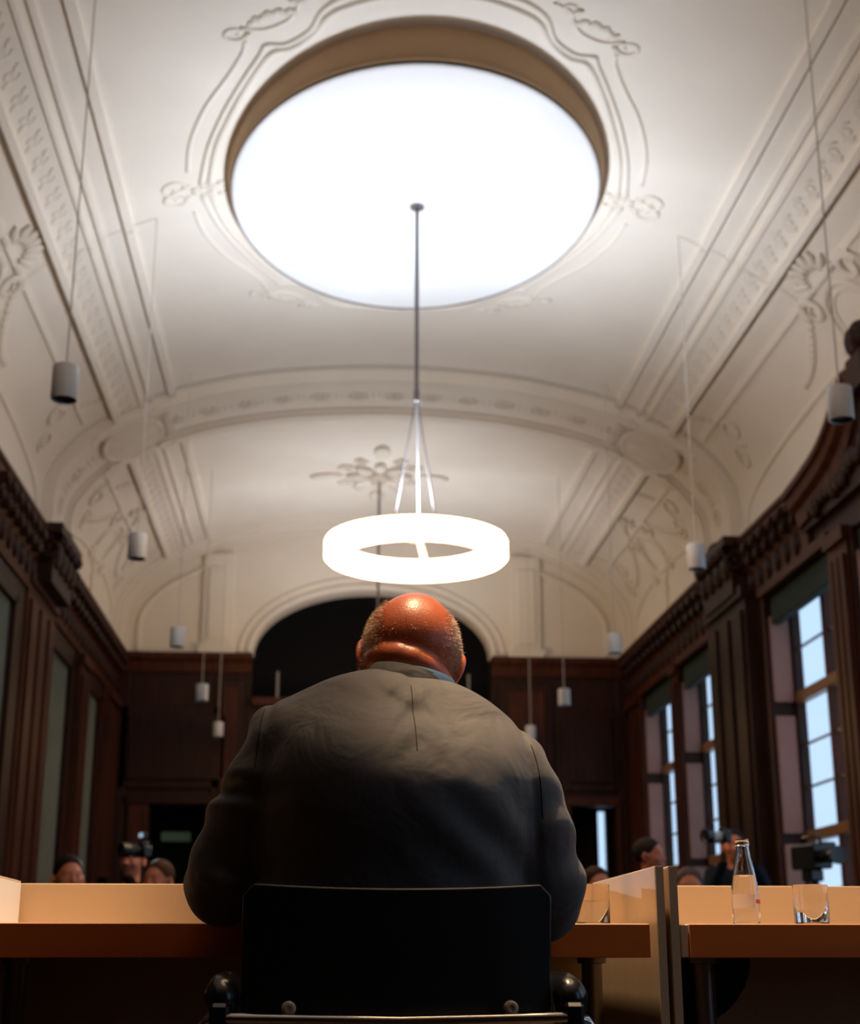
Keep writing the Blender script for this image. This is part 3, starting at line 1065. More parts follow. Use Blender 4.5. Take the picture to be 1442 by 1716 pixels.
# ------------------------------------------------------------------ ring lamps
def ring_lamp(x, y, zb, ztop, label, power, with_light=True):
    t = thing('ring_lamp', label, 'lamp', (x, y, zb), 0, 'ring lamps hanging along the centre of the hall')
    R_, r_ = 0.715, 0.555
    H_ = 0.16
    prof = [(r_, .02), (r_ + .02, 0), (R_ - .02, 0), (R_, .02), (R_, H_ - .02), (R_ - .01, H_), (r_ + .01, H_), (r_, H_ - .02), (r_, .02)]
    obj('ring_diffuser', MB().lathe(prof, 72), 'ring', t, smooth='auto')
    hub = MB().lathe([(0, .17), (.09, .17), (.10, .19), (.10, .25), (.085, .26), (0, .26)], 24)
    obj('lamp_hub', hub, 'alu', t, smooth='auto')
    for k, a in enumerate((200, 320, 80)):
        a = math.radians(a)
        d = Vector((math.cos(a), math.sin(a), 0))
        p = Vector((-d.y, d.x, 0)) * .025
        q = MB()
        pts = []
        for rr, zz in ((.08, .24), (.63, .17)):
            for sgn in (-1, 1):
                pts.append(d * rr + p * sgn + Vector((0, 0, zz)))
        top = [v + Vector((0, 0, .014)) for v in pts]
        q.add(pts + top, [(0, 1, 3, 2), (4, 6, 7, 5), (0, 4, 5, 1), (2, 3, 7, 6), (0, 2, 6, 4), (1, 5, 7, 3)])
        obj('lamp_arm', q, 'alu', t)
        q = MB().tube([d * .20 + Vector((0, 0, .24)), Vector((0, 0, 1.38))], .006, 6)
        obj('suspension_cable', q, 'rod', t)
    q = MB().tube([(0, 0, 1.36), (0, 0, ztop - zb)], .017, 8)
    q.lathe([(0, ztop - zb - .02), (.06, ztop - zb - .02), (.06, ztop - zb), (0, ztop - zb)], 16)
    q.lathe([(0, 1.33), (.025, 1.33), (.025, 1.42), (0, 1.42)], 12)
    obj('suspension_rod', q, 'rod', t, smooth='auto')
    # the uplighter in the hub
    if with_light:
        for (rad, pw) in ((0.10, power),):
            ld = bpy.data.lights.new('uplight', 'SPOT')
            ld.spot_size = math.radians(150); ld.spot_blend = 1.0; ld.shadow_soft_size = .06; ld.energy = pw; ld.color = UP_COL
            lo = bpy.data.objects.new('uplight', ld); C.objects.link(lo)
            lo.rotation_euler = (PI, 0, 0); lo.location = (0, 0, .33); lo.parent = t
            lo['kind'] = 'helper'
    return t


ring_lamp(0.69, 11.0, 3.64, 6.727, 'glowing white ring lamp hanging under the big oval disc', UPLIGHT_W)
ring_lamp(0.68, 18.9, 3.66, z_at(.68) - .07, 'farther ring lamp under the ceiling rosette, hidden behind the seated man', UPLIGHT_W * .42)
ring_lamp(0.69, 2.75, 3.64, z_at(.69), 'nearest ring lamp hanging above the seated man, over the frame', UPLIGHT_W * .4)

# unseen warm spotlight added above the frame for light on desk and back
sp = thing('spotlight', 'unseen black spotlight with a warm beam, added above the desk', 'spotlight', (0.15, 2.72, 5.2))
q = MB().lathe([(0, .30), (.05, .30), (.075, .22), (.085, .02), (.09, 0), (.08, 0), (.075, .03), (0, .06)], 28)
obj('lamp_housing', q, 'blackpl', sp, smooth='auto')
obj('mounting_rod', MB().tube([(0, 0, .29), (0, 0, z_at(.15) - 5.2)], .012, 8), 'blackpl', sp)
ld = bpy.data.lights.new('spot_beam', 'SPOT')
ld.energy = SPOT_W; ld.color = SPOT_COL; ld.spot_size = math.radians(50); ld.spot_blend = 0.8; ld.shadow_soft_size = 0.07
lo = bpy.data.objects.new('spot_beam', ld); C.objects.link(lo); lo.parent = sp; lo.location = (0, 0, -.08); lo['kind'] = 'helper'

# rosette the second lamp hangs from
q = MB()
for k in range(8):
    a = 2 * PI * k / 8
    q.blob((.30 * math.cos(a), .34 * math.sin(a), .03), (.17, .09, .06), 8, 5, Matrix.Rotation(a, 3, 'Z'))
for k in range(4):
    a = PI / 2 * k
    q.blob((.72 * math.cos(a), .95 * math.sin(a), .02), (.24, .12, .035), 8, 5, Matrix.Rotation(a, 3, 'Z'))
    for e in (-1, 1):
        q.tube([(aa, bb, .015) for aa, bb in spiral(.50 * math.cos(a + e * .5), .62 * math.sin(a + e * .5), .12, a, 1.2, 14, e)], .022, 5)
q.blob((0, 0, .03), (.13, .13, .09), 10, 6)
q.map(lambda p: vault(s_of(.68 - XC) + p[0], 18.9 + p[1], p[2]))
obj('centre_rosette', q, 'relief', ceiling, smooth=True)


# ------------------------------------------------------------------ cylinder pendants
def pendant(x, y, label):
    z = 3.70
    t = thing('pendant_lamp', label, 'pendant', (x, y, z), 0, 'white cylinder pendants in two rows')
    q = MB().lathe([(.066, .012), (.072, 0), (.075, .004), (.075, .200), (.070, .206), (.02, .210), (0, .210)], 32)
    obj('lamp_shade', q, 'pendant', t, smooth='auto')
    q = MB().lathe([(0, .03), (.066, .03), (.066, .008)], 32)
    obj('reflector', q, 'pend_in', t, smooth='auto')
    zt = z_at(x)
    q = MB().tube([(0, 0, .21), (0, 0, zt - z)], .005, 6)
    obj('cable', q, 'cable', t)
    return t


rowY = [7.87, 11.33, 14.78, 18.05, 21.1]
lL = ['left row pendant nearest the camera, tan lit white cylinder high at left',
      'second white cylinder pendant of the left row, before the left carved capital',
      'third white cylinder pendant of the left row, against the cream lunette',
      'fourth white cylinder pendant of the left row, against the dark panelling',
      'last and smallest white cylinder pendant of the left row, low beside the man']
lR = ['right row pendant nearest the camera, before the dark carved pediment',
      'second cylinder pendant of the right row, its side lit blue beside the carved capital',
      'third white cylinder pendant of the right row, just above the wooden wall top',
      'fourth white cylinder pendant of the right row, against the dark back wall',
      'last cylinder pendant of the right row, behind the right shoulder of the man']
for k, y in enumerate(rowY):
    pendant(-1.51, y, lL[k])
    pendant(3.0, y, lR[k])


# ------------------------------------------------------------------ desks
TZ, TT = 0.737, 0.060
YD0, YD1 = 2.75, 3.42


def desk(x0, x1, label, left_panel, right_panel, legs, paper=False):
    t = thing('desk', label, 'desk', ((x0 + x1) / 2, (YD0 + YD1) / 2, 0), 0, 'maple desks with raised back panels')
    cx, cy = (x0 + x1) / 2, (YD0 + YD1) / 2

    def ad(name, q, mat, sm=False, par=t):
        q.map(lambda p: (p[0] - cx, p[1] - cy, p[2]))
        return obj(name, q, mat, par, sm)
    ad('tabletop', MB().bbox(x0, x1, YD0 + .006, YD1 - .02, TZ - TT, TZ, .0015), 'maple')
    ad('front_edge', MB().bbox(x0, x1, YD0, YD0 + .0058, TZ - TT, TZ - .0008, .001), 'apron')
    ad('back_panel', MB().bbox(x0 - .02, x1 + .02, YD1 - .018, YD1, .22, .835, .0015), 'maple')
    if left_panel is not None:
        a, b_ = left_panel
        ad('side_panel', MB().bbox(a, b_, YD0 + .005, YD1 - .02, .02, .84, .0012), 'maple')
        ad('panel_edge', MB().box(a + .0005, b_ - .0005, YD0, YD0 + .0049, .02, .8395), 'edge')
    if right_panel is not None:
        a, b_ = right_panel
        ad('side_panel', MB().bbox(a, b_, YD0 + .005, YD1 - .02, .02, .84, .0012), 'maple')
        ad('panel_edge', MB().box(a + .0005, b_ - .0005, YD0, YD0 + .0049, .02, .8395), 'edge')
    for lx in legs:
        lg = ad('leg', MB().lathe([(0, .05), (.014, .05), (.014, .50), (0, .50)], 16, (lx, 3.1, 0)), 'chrome', 'auto')
        ad('leg_sleeve', MB().lathe([(0, .49), (.025, .49), (.025, .505), (.021, .51), (.021, TZ - TT - .012), (.03, TZ - TT - .01), (.03, TZ - TT), (0, TZ - TT)], 20, (lx, 3.1, 0)), 'steel', 'auto', lg)
        ad('foot', MB().bbox(lx - .03, lx + .03, 2.82, 3.36, 0.0, .05, .008), 'blackpl', False, lg)
    return t, ad


desk_l, adl = desk(-.66, .604, 'pale maple desk where the man sits, front edge tinted orange brown as shade', (-.68, -.664), (.6185, .6345), (-.60, .637 - .08))
desk_r, adr = desk(.678, 2.05, 'right maple desk carrying the bottle and tumbler', (.6435, .6595), (2.07, 2.086), (.79, 1.95))
adr('corner_block', MB().bbox(.661, .6765, YD0 + .004, YD0 + .06, TZ - TT, TZ - .001, .002), 'maple')
# curved black cable tray under the right desk
q = MB()
poly = [(.70, .676), (.90, .676)] + [(.90 - .20 * (1 - math.cos(PI / 2 * k / 8)), .676 - .15 * math.sin(PI / 2 * k / 8)) for k in range(1, 9)]
q.prism(poly, 3.14, 3.17, 'y')
adr('cable_tray', q, 'blackpl')
# daylight on the left side panel, put in as a white sheet
pp = tag(obj('daylight_sheet', MB().bbox(-.001, .001, -.30, .30, .0, .097, .0004), 'white', None, False, (-.660, 3.08, TZ + .0005)),
         'white sheet standing for daylight on the left side panel of the desk', 'sheet')


# ------------------------------------------------------------------ glassware
def tumbler(x, y, label, water=.032):
    t = thing('water_glass', label, 'glass', (x, y, TZ), 0, 'water glasses on the desks')
    q = MB().lathe([(0, 0), (.033, 0), (.035, .003), (.0352, .080), (.0350, .0815), (.0336, .0815), (.0334, .080), (.0332, .008), (.031, .006), (0, .006)], 40)
    obj('glass_body', q, 'glass', t, smooth='auto')
    q = MB().lathe([(0, .0062), (.0309, .0062), (.0331, .0082), (.0332, water), (0, water)], 40)
    obj('water', q, 'water', t, smooth='auto')
    return t


tumbler(.992, 3.0, 'half full water glass to the right of the bottle on the right desk')
tumbler(.548, 3.02, 'water glass partly hidden behind the right elbow of the man', .05)
bt = thing('water_bottle', 'clear glass water bottle with slim neck standing on the right desk', 'bottle', (.857, 3.0, TZ))
bp = [(0, 0), (.024, 0), (.0275, .004), (.0285, .02), (.028, .055), (.0255, .085), (.0205, .115), (.0160, .135), (.0135, .150), (.0130, .158), (.0150, .160), (.0150, .166), (.0135, .168), (.0135, .172), (.0115, .172)]
inn = [(.0115, .158), (.0120, .150), (.0145, .135), (.019, .115), (.024, .085), (.0265, .055), (.027, .02), (.025, .008), (0, .007)]
obj('bottle_glass', MB().lathe(bp + inn, 40), 'glass', bt, smooth='auto')
obj('water', MB().lathe([(0, .0072), (.0248, .0082), (.0268, .02), (.0263, .055), (.0238, .085), (.0215, .1), (0, .1)], 40), 'water', bt, smooth='auto')
q = MB()
n = 14
L = []
for k in range(n + 1):
    a = math.radians(-165 + 100 * k / n)
    for z in (.035, .062):
        L.append((.0292 * math.cos(a), .0292 * math.sin(a), z))
q.add(L, [(2 * k, 2 * k + 2, 2 * k + 3, 2 * k + 1) for k in range(n)])
obj('label', q, 'labelw', bt)
q = MB(); L = []
for k in range(n + 1):
    a = math.radians(-60 + 45 * k / n)
    for z in (.044, .052):
        L.append((.0292 * math.cos(a), .0292 * math.sin(a), z))
q.add(L, [(2 * k, 2 * k + 2, 2 * k + 3, 2 * k + 1) for k in range(n)])
obj('label_stripe', q, 'pink', bt)

# ------------------------------------------------------------------ the man's chair
CHX = .115
ch = thing('office_chair', 'black shell chair with chrome tube frame under the seated man', 'chair', (CHX, 2.45, 0))
# back shell, slightly curved and with rounded corners
q = MB()
W2, Z0, Z1 = .2290, .592, .783
nx, nz = 28, 14
F_ = []
B_ = []
for j in range(nz + 1):
    for i in range(nx + 1):
        u = -1 + 2 * i / nx; v = j / nz
        x = u * W2
        zz = Z0 + (Z1 - Z0) * v
        # rounded corners, hollow top edge
        r = .018
        if v > .5:
            zt = Z1 - .009 * (1 - u * u)
            dx = max(0, abs(x) - (W2 - r))
            zt -= r - math.sqrt(max(0, r * r - dx * dx)) if dx > 0 else 0
            zz = Z0 + (zt - Z0) * v
        x *= (1 - .012 * (1 - v))
        y = -.215 - .030 * (1 - u * u) + .05 * (1 - v) * (.3)
        F_.append((x, y, zz)); B_.append((x, y + .012, zz))
n1 = (nx + 1) * (nz + 1)
fs_ = []
for j in range(nz):
    for i in range(nx):
        a = j * (nx + 1) + i
        fs_.append((a, a + 1, a + nx + 2, a + nx + 1)); fs_.append((n1 + a, n1 + a + nx + 1, n1 + a + nx + 2, n1 + a + 1))
for j in range(nz):
    for a in (j * (nx + 1), j * (nx + 1) + nx): fs_.append((a, a + nx + 1, n1 + a + nx + 1, n1 + a))
for i in range(nx):
    for a in (i, nz * (nx + 1) + i): fs_.append((a, a + 1, n1 + a + 1, n1 + a))
q.add(F_ + B_, fs_)
back = obj('backrest', q, 'blackseat', ch, smooth='auto')
bv = back.modifiers.new('edge', 'BEVEL'); bv.width = .0025; bv.segments = 2; bv.limit_method = 'ANGLE'
# bolts
for sx in (-.157, .163):
    bo = MB()
    bo.lathe([(0, -.006), (.0085, -.006), (.0105, -.003), (.0105, .004), (0, .004)], 24)
    bo.lathe([(.0048, -.0061), (.0048, -.0085), (.0062, -.0085), (.0062, -.0061)], 16)
    bo.map(lambda p: (p[0], p[2], p[1]))
    obj('bolt', bo, 'bolt', back, smooth='auto', loc=(sx, -.236, .6075))
# tube frame: across behind the shell, bent down into the rear legs
pth = [(-.287, -.20, .30), (-.287, -.215, .55), (-.285, -.22, .575), (-.272, -.23, .590), (-.25, -.235, .594), (-.12, -.252, .592), (0, -.258, .590), (.12, -.252, .592), (.25, -.235, .594), (.272, -.23, .590), (.285, -.22, .575), (.287, -.215, .55), (.287, -.20, .30)]
obj('tube_frame', MB().tube([tuple(p) for p in catmull([np.array(p) for p in pth], 4)] if False else pth, .0085, 12), 'chrome', ch, smooth=True)
for sx in (-1, 1):
    obj('leg', MB().tube([(sx * .287, -.20, .31), (sx * .287, -.24, .0)], .0095, 12), 'chrome', ch, smooth='auto')
    obj('leg', MB().tube([(sx * .287, .22, .62), (sx * .287, .25, .0)], .0095, 12), 'chrome', ch, smooth='auto')
    arm = MB()
    arm.tube([(sx * .255, -.21, .600), (sx * .255, -.205, .622), (sx * .255, -.15, .632), (sx * .255, .0, .635), (sx * .255, .2, .632)], [.022, .026, .025, .022, .018], 14)
    obj('armrest', arm, 'blackpl', ch, smooth=True)
    obj('arm_bracket', MB().bbox(sx * .255 - .014, sx * .255 + .014, -.245, -.205, .50, .615, .005), 'blackpl', ch)
q = MB()
q.bbox(-.235, .235, -.20, .25, .43, .465, .015)
obj('seat', q, 'blackseat', ch, smooth='auto')
obj('seat_rail', MB().bbox(-.287, .287, -.02, .01, .415, .43, .003), 'chrome', ch)


# ------------------------------------------------------------------ people
def rot_m(rx=0, ry=0, rz=0):
    return np.array((Matrix.Rotation(rz, 3, 'Z') @ Matrix.Rotation(ry, 3, 'Y') @ Matrix.Rotation(rx, 3, 'X')))


def head_sdf(P, c, R, s=1.0, folds=False):
    """canonical head: face looks to +y, z up"""
    Q = ((P - np.array(c, float)) @ R) / s
    d = sd_ell(Q, (0, -.012, .030), (.0775, .098, .090))
    d = smin(d, sd_ell(Q, (0, .030, -.030), (.063, .068, .085)), .03)
    d = smin(d, sd_ell(Q, (0, .066, -.092), (.024, .022, .018)), .03)
    d = smin(d, sd_ell(Q, (0, .082, .028), (.05, .014, .012)), .015)
    d = smin(d, sd_cap(Q, (0, .096, .012), (0, .113, -.028), .008, .0125), .012)
    for e in (-1, 1):
        d = smin(d, sd_ell(Q, (e * .013, .104, -.033), (.009, .009, .007)), .008)
        d = smax(d, -sd_ell(Q, (e * .031, .101, .008), (.017, .012, .010)), .008)
        d = smin(d, sd_ell(Q, (e * .031, .086, .008), (.0125, .0125, .0120)), .003)
        d = smin(d, sd_ell(Q, (e * .042, .070, -.025), (.02, .02, .02)), .02)
    d = smax(d, -sd_cap(Q, (-.020, .101, -.060), (.020, .101, -.060), .0028, .0028), .004)
    d = smin(d, sd_cap(Q, (-.014, .096, -.054), (.014, .096, -.054), .006, .006), .006)
    d = smin(d, sd_cap(Q, (-.013, .094, -.067), (.013, .094, -.067), .007, .007), .006)
    for e in (-1, 1):
        Re = rot_m(rz=e * .62, ry=e * .12)
        a = sd_ell(Q, (e * .0915, -.004, -.014), (.0075, .021, .037), Re)
        a = smax(a, -sd_ell(Q, (e * .098, .003, -.008), (.006, .013, .023), Re), .004)
        a = smin(a, sd_ell(Q, (e * .084, .004, -.042), (.006, .009, .011)), .006)
        d = smin(d, a, .008)
    return d * s


def fur(name, me_src, parent, mat, n, region, length=.008, width=.0007, seed=1, comb=(0, 0, -1)):
    """short hair: thin blades rooted on the scalp, one mesh"""
    rnd = random.Random(seed)
    vs_ = []; fs_ = []
    polys = [p for p in me_src.polygons if region(p.center) > 0]
    wts = [p.area * region(p.center) for p in polys]
    for p in rnd.choices(polys, wts, k=n):
        c = p.center + Vector((rnd.uniform(-1, 1), rnd.uniform(-1, 1), rnd.uniform(-1, 1))) * .003
        nn = (p.normal + Vector(comb) * rnd.uniform(.2, .9) + Vector((rnd.uniform(-.4, .4), rnd.uniform(-.4, .4), rnd.uniform(-.4, .4)))).normalized()
        side = nn.cross(Vector((rnd.uniform(-1, 1), rnd.uniform(-1, 1), rnd.uniform(-1, 1)))).normalized() * width
        L = length * rnd.uniform(.5, 1.1)
        o = len(vs_)
        vs_ += [c - side - p.normal * .001, c + side - p.normal * .001, c + nn * L]
        fs_.append((o, o + 1, o + 2))
    me = bpy.data.meshes.new(name)
    me.from_pydata([tuple(v) for v in vs_], [], fs_)
    return link(name, me, mat, parent)


def finger_hand(P, w, d_arm, palm_dn, side):
    """hand resting flat and slightly curled; w wrist point, d_arm direction of the hand"""
    w = np.array(w, float); d_ = np.array(d_arm, float); d_ /= np.linalg.norm(d_)
    s_ = np.cross(d_, (0, 0, 1.0)); s_ /= np.linalg.norm(s_)
    up_ = np.cross(s_, d_)
    pc = w + d_ * .055
    R = np.stack([d_, s_, up_], 1)
    d = sd_ell(P, pc, (.052, .040, .015), R)
    d = smin(d, sd_cap(P, w - d_ * .03, w + d_ * .03, .026, .022), .02)
    lens = (.066, .074, .070, .056)
    for k in range(4):
        off = (-.030 + .020 * k)
        b0 = pc + d_ * .040 + s_ * off * side
        a1 = b0 + d_ * lens[k] * .5 + up_ * .004
        a2 = a1 + d_ * lens[k] * .42 - up_ * .012
        d = smin(d, np.minimum(sd_cap(P, b0, a1, .0095, .0085), sd_cap(P, a1, a2, .0085, .007)), .004)
    t0 = w + d_ * .025 - s_ * .026 * side
    t1 = t0 + d_ * .032 - s_ * .024 * side
    t2 = t1 + d_ * .030 - s_ * .004 * side
    d = smin(d, np.minimum(sd_cap(P, t0, t1, .012, .010), sd_cap(P, t1, t2, .010, .008)), .006)
    return d


# ---- the seated man
man = thing('person', 'seated bald man seen from behind in a dark suit jacket, head bowed', 'person', (.12, 2.5, 0))


def mloc(me):
    me.transform(Matrix.Translation((-.12, -2.5, 0)))
    return me


HC = (.1570, 2.655, 1.206)
HR = rot_m(rx=-.42, ry=.15, rz=-.06)


def man_head(P):
    d = head_sdf(P, HC, HR, .965)
    # occiput and the folds of the nape
    d = smin(d, sd_ell(P, (.157, 2.640, 1.235), (.0800, .085, .074), HR), .02)
    d = smin(d, sd_ell(P, (.160, 2.630, 1.212), (.0765, .080, .066), HR), .03)
    neck = sd_cap(P, (.150, 2.575, 1.04), (.158, 2.635, 1.165), .074, .071)
    d = smin(d, neck, .012)
    arc = []
    for k in range(9):
        a = math.radians(-178 + 176 * k / 8)
        arc.append((.1535 + .056 * math.cos(a), 2.628 + .064 * math.sin(a), 1.186 - .050 * (math.cos(a) + .1) * .5 - .020 * (1 - abs(math.sin(a)))))
    roll = None
    for a, b_ in zip(arc[:-1], arc[1:]):
        e = sd_cap(P, a, b_, .0250, .0250)
        roll = e if roll is None else smin(roll, e, .01)
    d = smin(d, roll, .006)
    return d


def man_hand_l(P): return finger_hand(P, (.02, 2.99, .779), (.6, .8, -.08), 1, 1)
def man_hand_r(P): return finger_hand(P, (.28, 2.99, .779), (-.55, .8, -.08), 1, -1)


def man_body_sdf(P):
    d = man_head(P)
    d = smin(d, sd_ell(P, (.125, 2.54, .92), (.19, .085, .15)), .05)
    d = smin(d, sd_ell(P, (.12, 2.54, .72), (.16, .09, .20)), .05)
    for S, w in (([(-.04, 2.54, 1.0), (-.15, 2.62, .805)], (.02, 2.99, .779)), ([(.30, 2.54, .955), (.38, 2.62, .785)], (.28, 2.99, .779))):
        d = smin(d, sd_cap(P, S[0], S[1], .048, .040), .03)
        d = smin(d, sd_cap(P, S[1], w, .038, .026), .02)
    d = np.minimum(d, man_hand_l(P)); d = np.minimum(d, man_hand_r(P))
    return d


body = net_mesh('body', [surface_net(man_body_sdf, (-.21, 2.42, .50), (.45, 3.20, 1.36), .0036)])
for v in body.vertices:
    if v.co.y > 2.9 and v.co.z < TZ + .001: v.co.z = TZ + .001
skinbody = mloc(body)
man_body = link('body', skinbody, 'skin', man, smooth=True)

hR_ = HR


def loc_head(c):
    q_ = (np.array((c.x + .12, c.y + 2.5, c.z)) - np.array(HC)) @ HR
    return q_


def region_side(c):
    if c.y + 2.5 > 2.80: return 0
    if c.z < 1.12: return 0
    q_ = loc_head(c)
    if abs(q_[0]) > .086 * 1.04 or q_[1] > .06: return 0
    if q_[2] < -.045 or c.z < 1.150: return 0
    side = abs(q_[0]) / .08
    v = max(0, side - .62) * 3.0
    if q_[2] > .095: v *= .15
    if c.y + 2.5 < 2.60 and q_[2] < .02 and q_[2] > -.03: v = max(v, .02)
    return v


fur('hair', skinbody, man_body, 'hair', 9000, lambda c: region_side(c) if loc_head(c)[0] < .0 else region_side(c) * .35, .0085, .0004, 2)
fur('hair', skinbody, man_body, 'haircool', 5500, lambda c: region_side(c) if loc_head(c)[0] > .0 else 0, .0065, .0004, 3)


def man_jacket(P):
    x, y, z = P[..., 0], P[..., 1], P[..., 2]
    Rt = rot_m(ry=.10)
    d = sd_ell(P, (.128, 2.565, .950), (.250, .235, .215), rot_m(ry=.12))
    d = smax(d, (y - 2.705) * .93 + .36 * (z - .95), .06)
    # the upper back is one broad slope that breaks below the shoulder blades
    pl = -.60 * (y - 2.335) + .80 * (z + .15 * (x - .13) + .5 * (x - .13) ** 2 - 1.000)
    d = smax(d, pl, .045)
    d = smin(d, sd_ell(P, (.118, 2.575, .74), (.236, .180, .24)), .07)
    d = smin(d, sd_cap(P, (-.050, 2.55, 1.018), (.090, 2.58, 1.078), .072, .070), .05)
    d = smin(d, sd_cap(P, (.318, 2.55, .962), (.205, 2.58, 1.052), .072, .069), .05)
    d = smin(d, sd_ell(P, (.142, 2.560, 1.062), (.15, .085, .070), rot_m(rx=-.6, ry=.12)), .05)
    d = smin(d, sd_cap(P, (-.02, 2.56, 1.066), (-.088, 2.565, 1.058), .045, .042), .03)
    d = smin(d, sd_cap(P, (.27, 2.56, 1.035), (.345, 2.565, 1.004), .045, .042), .03)
    # skirt of the jacket spreading over the seat
    d = smin(d, sd_ell(P, (.115, 2.53, .57), (.262, .185, .14)), .05)
    # sleeves
    L = [(-.055, 2.525, 1.022, .074), (-.080, 2.545, .965, .078), (-.118, 2.575, .900, .076), (-.150, 2.60, .835, .074), (-.163, 2.635, .800, .072)]
    Rr = [(.322, 2.525, .968, .073), (.345, 2.545, .915, .076), (.362, 2.575, .860, .076), (.380, 2.60, .800, .077), (.383, 2.635, .778, .077)]
    for S in (L, Rr):
        e = None
        for a, b_ in zip(S[:-1], S[1:]):
            c_ = sd_cap(P, a[:3], b_[:3], a[3], b_[3])
            e = c_ if e is None else smin(e, c_, .015)
        d = smin(d, e, .016)
    fl = sd_cap(P, (-.158, 2.66, .802), (-.01, 2.955, .786), .066, .040)
    fr = sd_cap(P, (.378, 2.66, .790), (.30, 2.955, .786), .068, .040)
    d = smin(d, fl, .03); d = smin(d, fr, .03)
    # open neck
    d = smax(d, -sd_cap(P, (.152, 2.60, 1.10), (.157, 2.64, 1.26), .074, .074), .008)
    # open front between the lapels
    d = smax(d, -sd_cap(P, (.140, 2.80, .86), (.158, 2.72, 1.20), .030, .078), .006)
    # folds: diagonal drag lines on the sleeves and across the back, seams pulled in
    arml = np.exp(-((x + .15) / .06) ** 2) * np.exp(-((z - .88) / .13) ** 2)
    armr = np.exp(-((x - .40) / .065) ** 2) * np.exp(-((z - .86) / .14) ** 2)
    d = d + .0085 * arml * np.sin(62 * z + 30 * x + 14 * y + 1.5 * np.sin(40 * z))
    d = d + .0055 * armr * np.sin(72 * z - 34 * x + 12 * y)
    seamx = .147 + (1.15 - z) * .02
    nb = np.exp(-((z - 1.06) / .07) ** 2) * np.exp(-((x - seamx) / .05) ** 2)
    d = d + .0030 * nb * np.sin(95 * z + 6 * np.sin(30 * x))
    d = d + .0025 * np.exp(-((x - seamx) / .006) ** 2) * np.clip((z - .98) / .05, 0, 1)
    ln = np.exp(-(((z - 1.115) + .75 * (x - .09)) / .014) ** 2) * np.exp(-((x - .12) / .045) ** 2)
    d = d + .004 * ln
    low = np.exp(-((z - .86) / .09) ** 2) * np.clip((x - .12) / .12, 0, 1) * np.clip((.36 - x) / .05, 0, 1)
    d = d + .005 * low * np.sin(60 * z + 46 * x)
    # broad hollow between the shoulder blades
    bl = np.exp(-((z - .985) / .035) ** 2) * np.exp(-((x - .15) / .10) ** 2)
    d = d + .004 * bl
    # armhole seams
    for (sx_, sz_, kx) in ((-.098, 1.03, 1), (.350, .98, -1)):
        g = np.exp(-(((x - sx_) - kx * .10 * (z - sz_)) / .007) ** 2) * np.clip((z - sz_ + .22) / .06, 0, 1)
        d = d + .004 * g
    return d


jk = net_mesh('jacket', [surface_net(man_jacket, (-.28, 2.28, .44), (.50, 3.02, 1.19), .0058)])
bvh_pts = BVHTree.FromPolygons([tuple(v.co) for v in jk.vertices], [tuple(p.vertices) for p in jk.polygons])
mloc(jk)
jacket = link('jacket', jk, 'suit', man, smooth=True)


def seam(pts, r=.0011, name='seam'):
    out = []
    r = r * .7
    for (x, z) in pts:
        hit = bvh_pts.ray_cast(Vector((x, 1.5, z)), Vector((0, 1, 0)))
        if hit[0] is not None:
            p = hit[0] + hit[1] * .0004 * (1 if hit[1].y < 0 else -1)
            out.append((p.x - .12, p.y - 2.5, p.z))
    if len(out) > 2:
        obj(name, MB().tube(out, r, 5), 'thread', jacket, smooth=True)


seam([(.1475 + (1.15 - z) * .02, z) for z in np.linspace(1.125, .995, 30)])
seam([(-.104 - .012 * math.sin((1.075 - z) * 9), z) for z in np.linspace(1.085, .98, 24)], .0014)
seam([(.352 + .022 * (1 - math.exp(-(1.03 - z) * 12)), z) for z in np.linspace(1.025, .90, 24)], .0014)

# collars, turned around the tilted neck
def collar(name, r0, r1, z0, z1, mat, a0, a1, th=.004, cx=.152, cy=2.600, tilt=(-.10, .16)):
    n = 48
    q = MB(); L = []
    Rm = Matrix.Rotation(tilt[0], 3, 'X') @ Matrix.Rotation(tilt[1], 3, 'Y')
    for k in range(n + 1):
        a = math.radians(a0 + (a1 - a0) * k / n)
        fade = min(1, (k + 1) / 5, (n + 1 - k) / 5)
        for (r, z) in ((r0, z0), (r1 + .002, z0 + (z1 - z0) * .85 * fade), (r1 - .001, z0 + (z1 - z0) * fade), (r1 - th, z0 + (z1 - z0) * .97 * fade), (r0 - th, z0)):
            p = Rm @ Vector((r * math.cos(a), r * math.sin(a) * 1.02, z - 1.12))
            L.append((p.x + cx - .12, p.y + cy - 2.5, p.z + 1.12))
    f = []
    for k in range(n):
        for j in range(5):
            f.append((5 * k + j, 5 * k + (j + 1) % 5, 5 * (k + 1) + (j + 1) % 5, 5 * (k + 1) + j))
    f.append((0, 1, 2, 3, 4)); f.append(tuple(5 * n + j for j in range(5)))
    q.add(L, f)
    return obj(name, q, mat, jacket, smooth='auto')


collar('jacket_collar', .088, .080, 1.095, 1.160, 'suit', 150, 390, cx=.146, tilt=(-.10, .26))
collar('shirt_collar', .080, .0765, 1.10, 1.160, 'shirt', 140, 400, .003, cx=.1540, tilt=(-.10, .16))


def man_shirt(P):
    d = sd_ell(P, (.135, 2.565, .93), (.17, .125, .20))
    d = smin(d, sd_cap(P, (.150, 2.60, 1.02), (.155, 2.645, 1.10), .080, .074), .03)
    return smax(d, 2.60 - P[..., 1], .004)


sh_ = net_mesh('shirt_front', [surface_net(man_shirt, (-.06, 2.56, .70), (.33, 2.75, 1.20), .010)])
link('shirt_front', mloc(sh_), 'shirt', jacket, smooth=True)


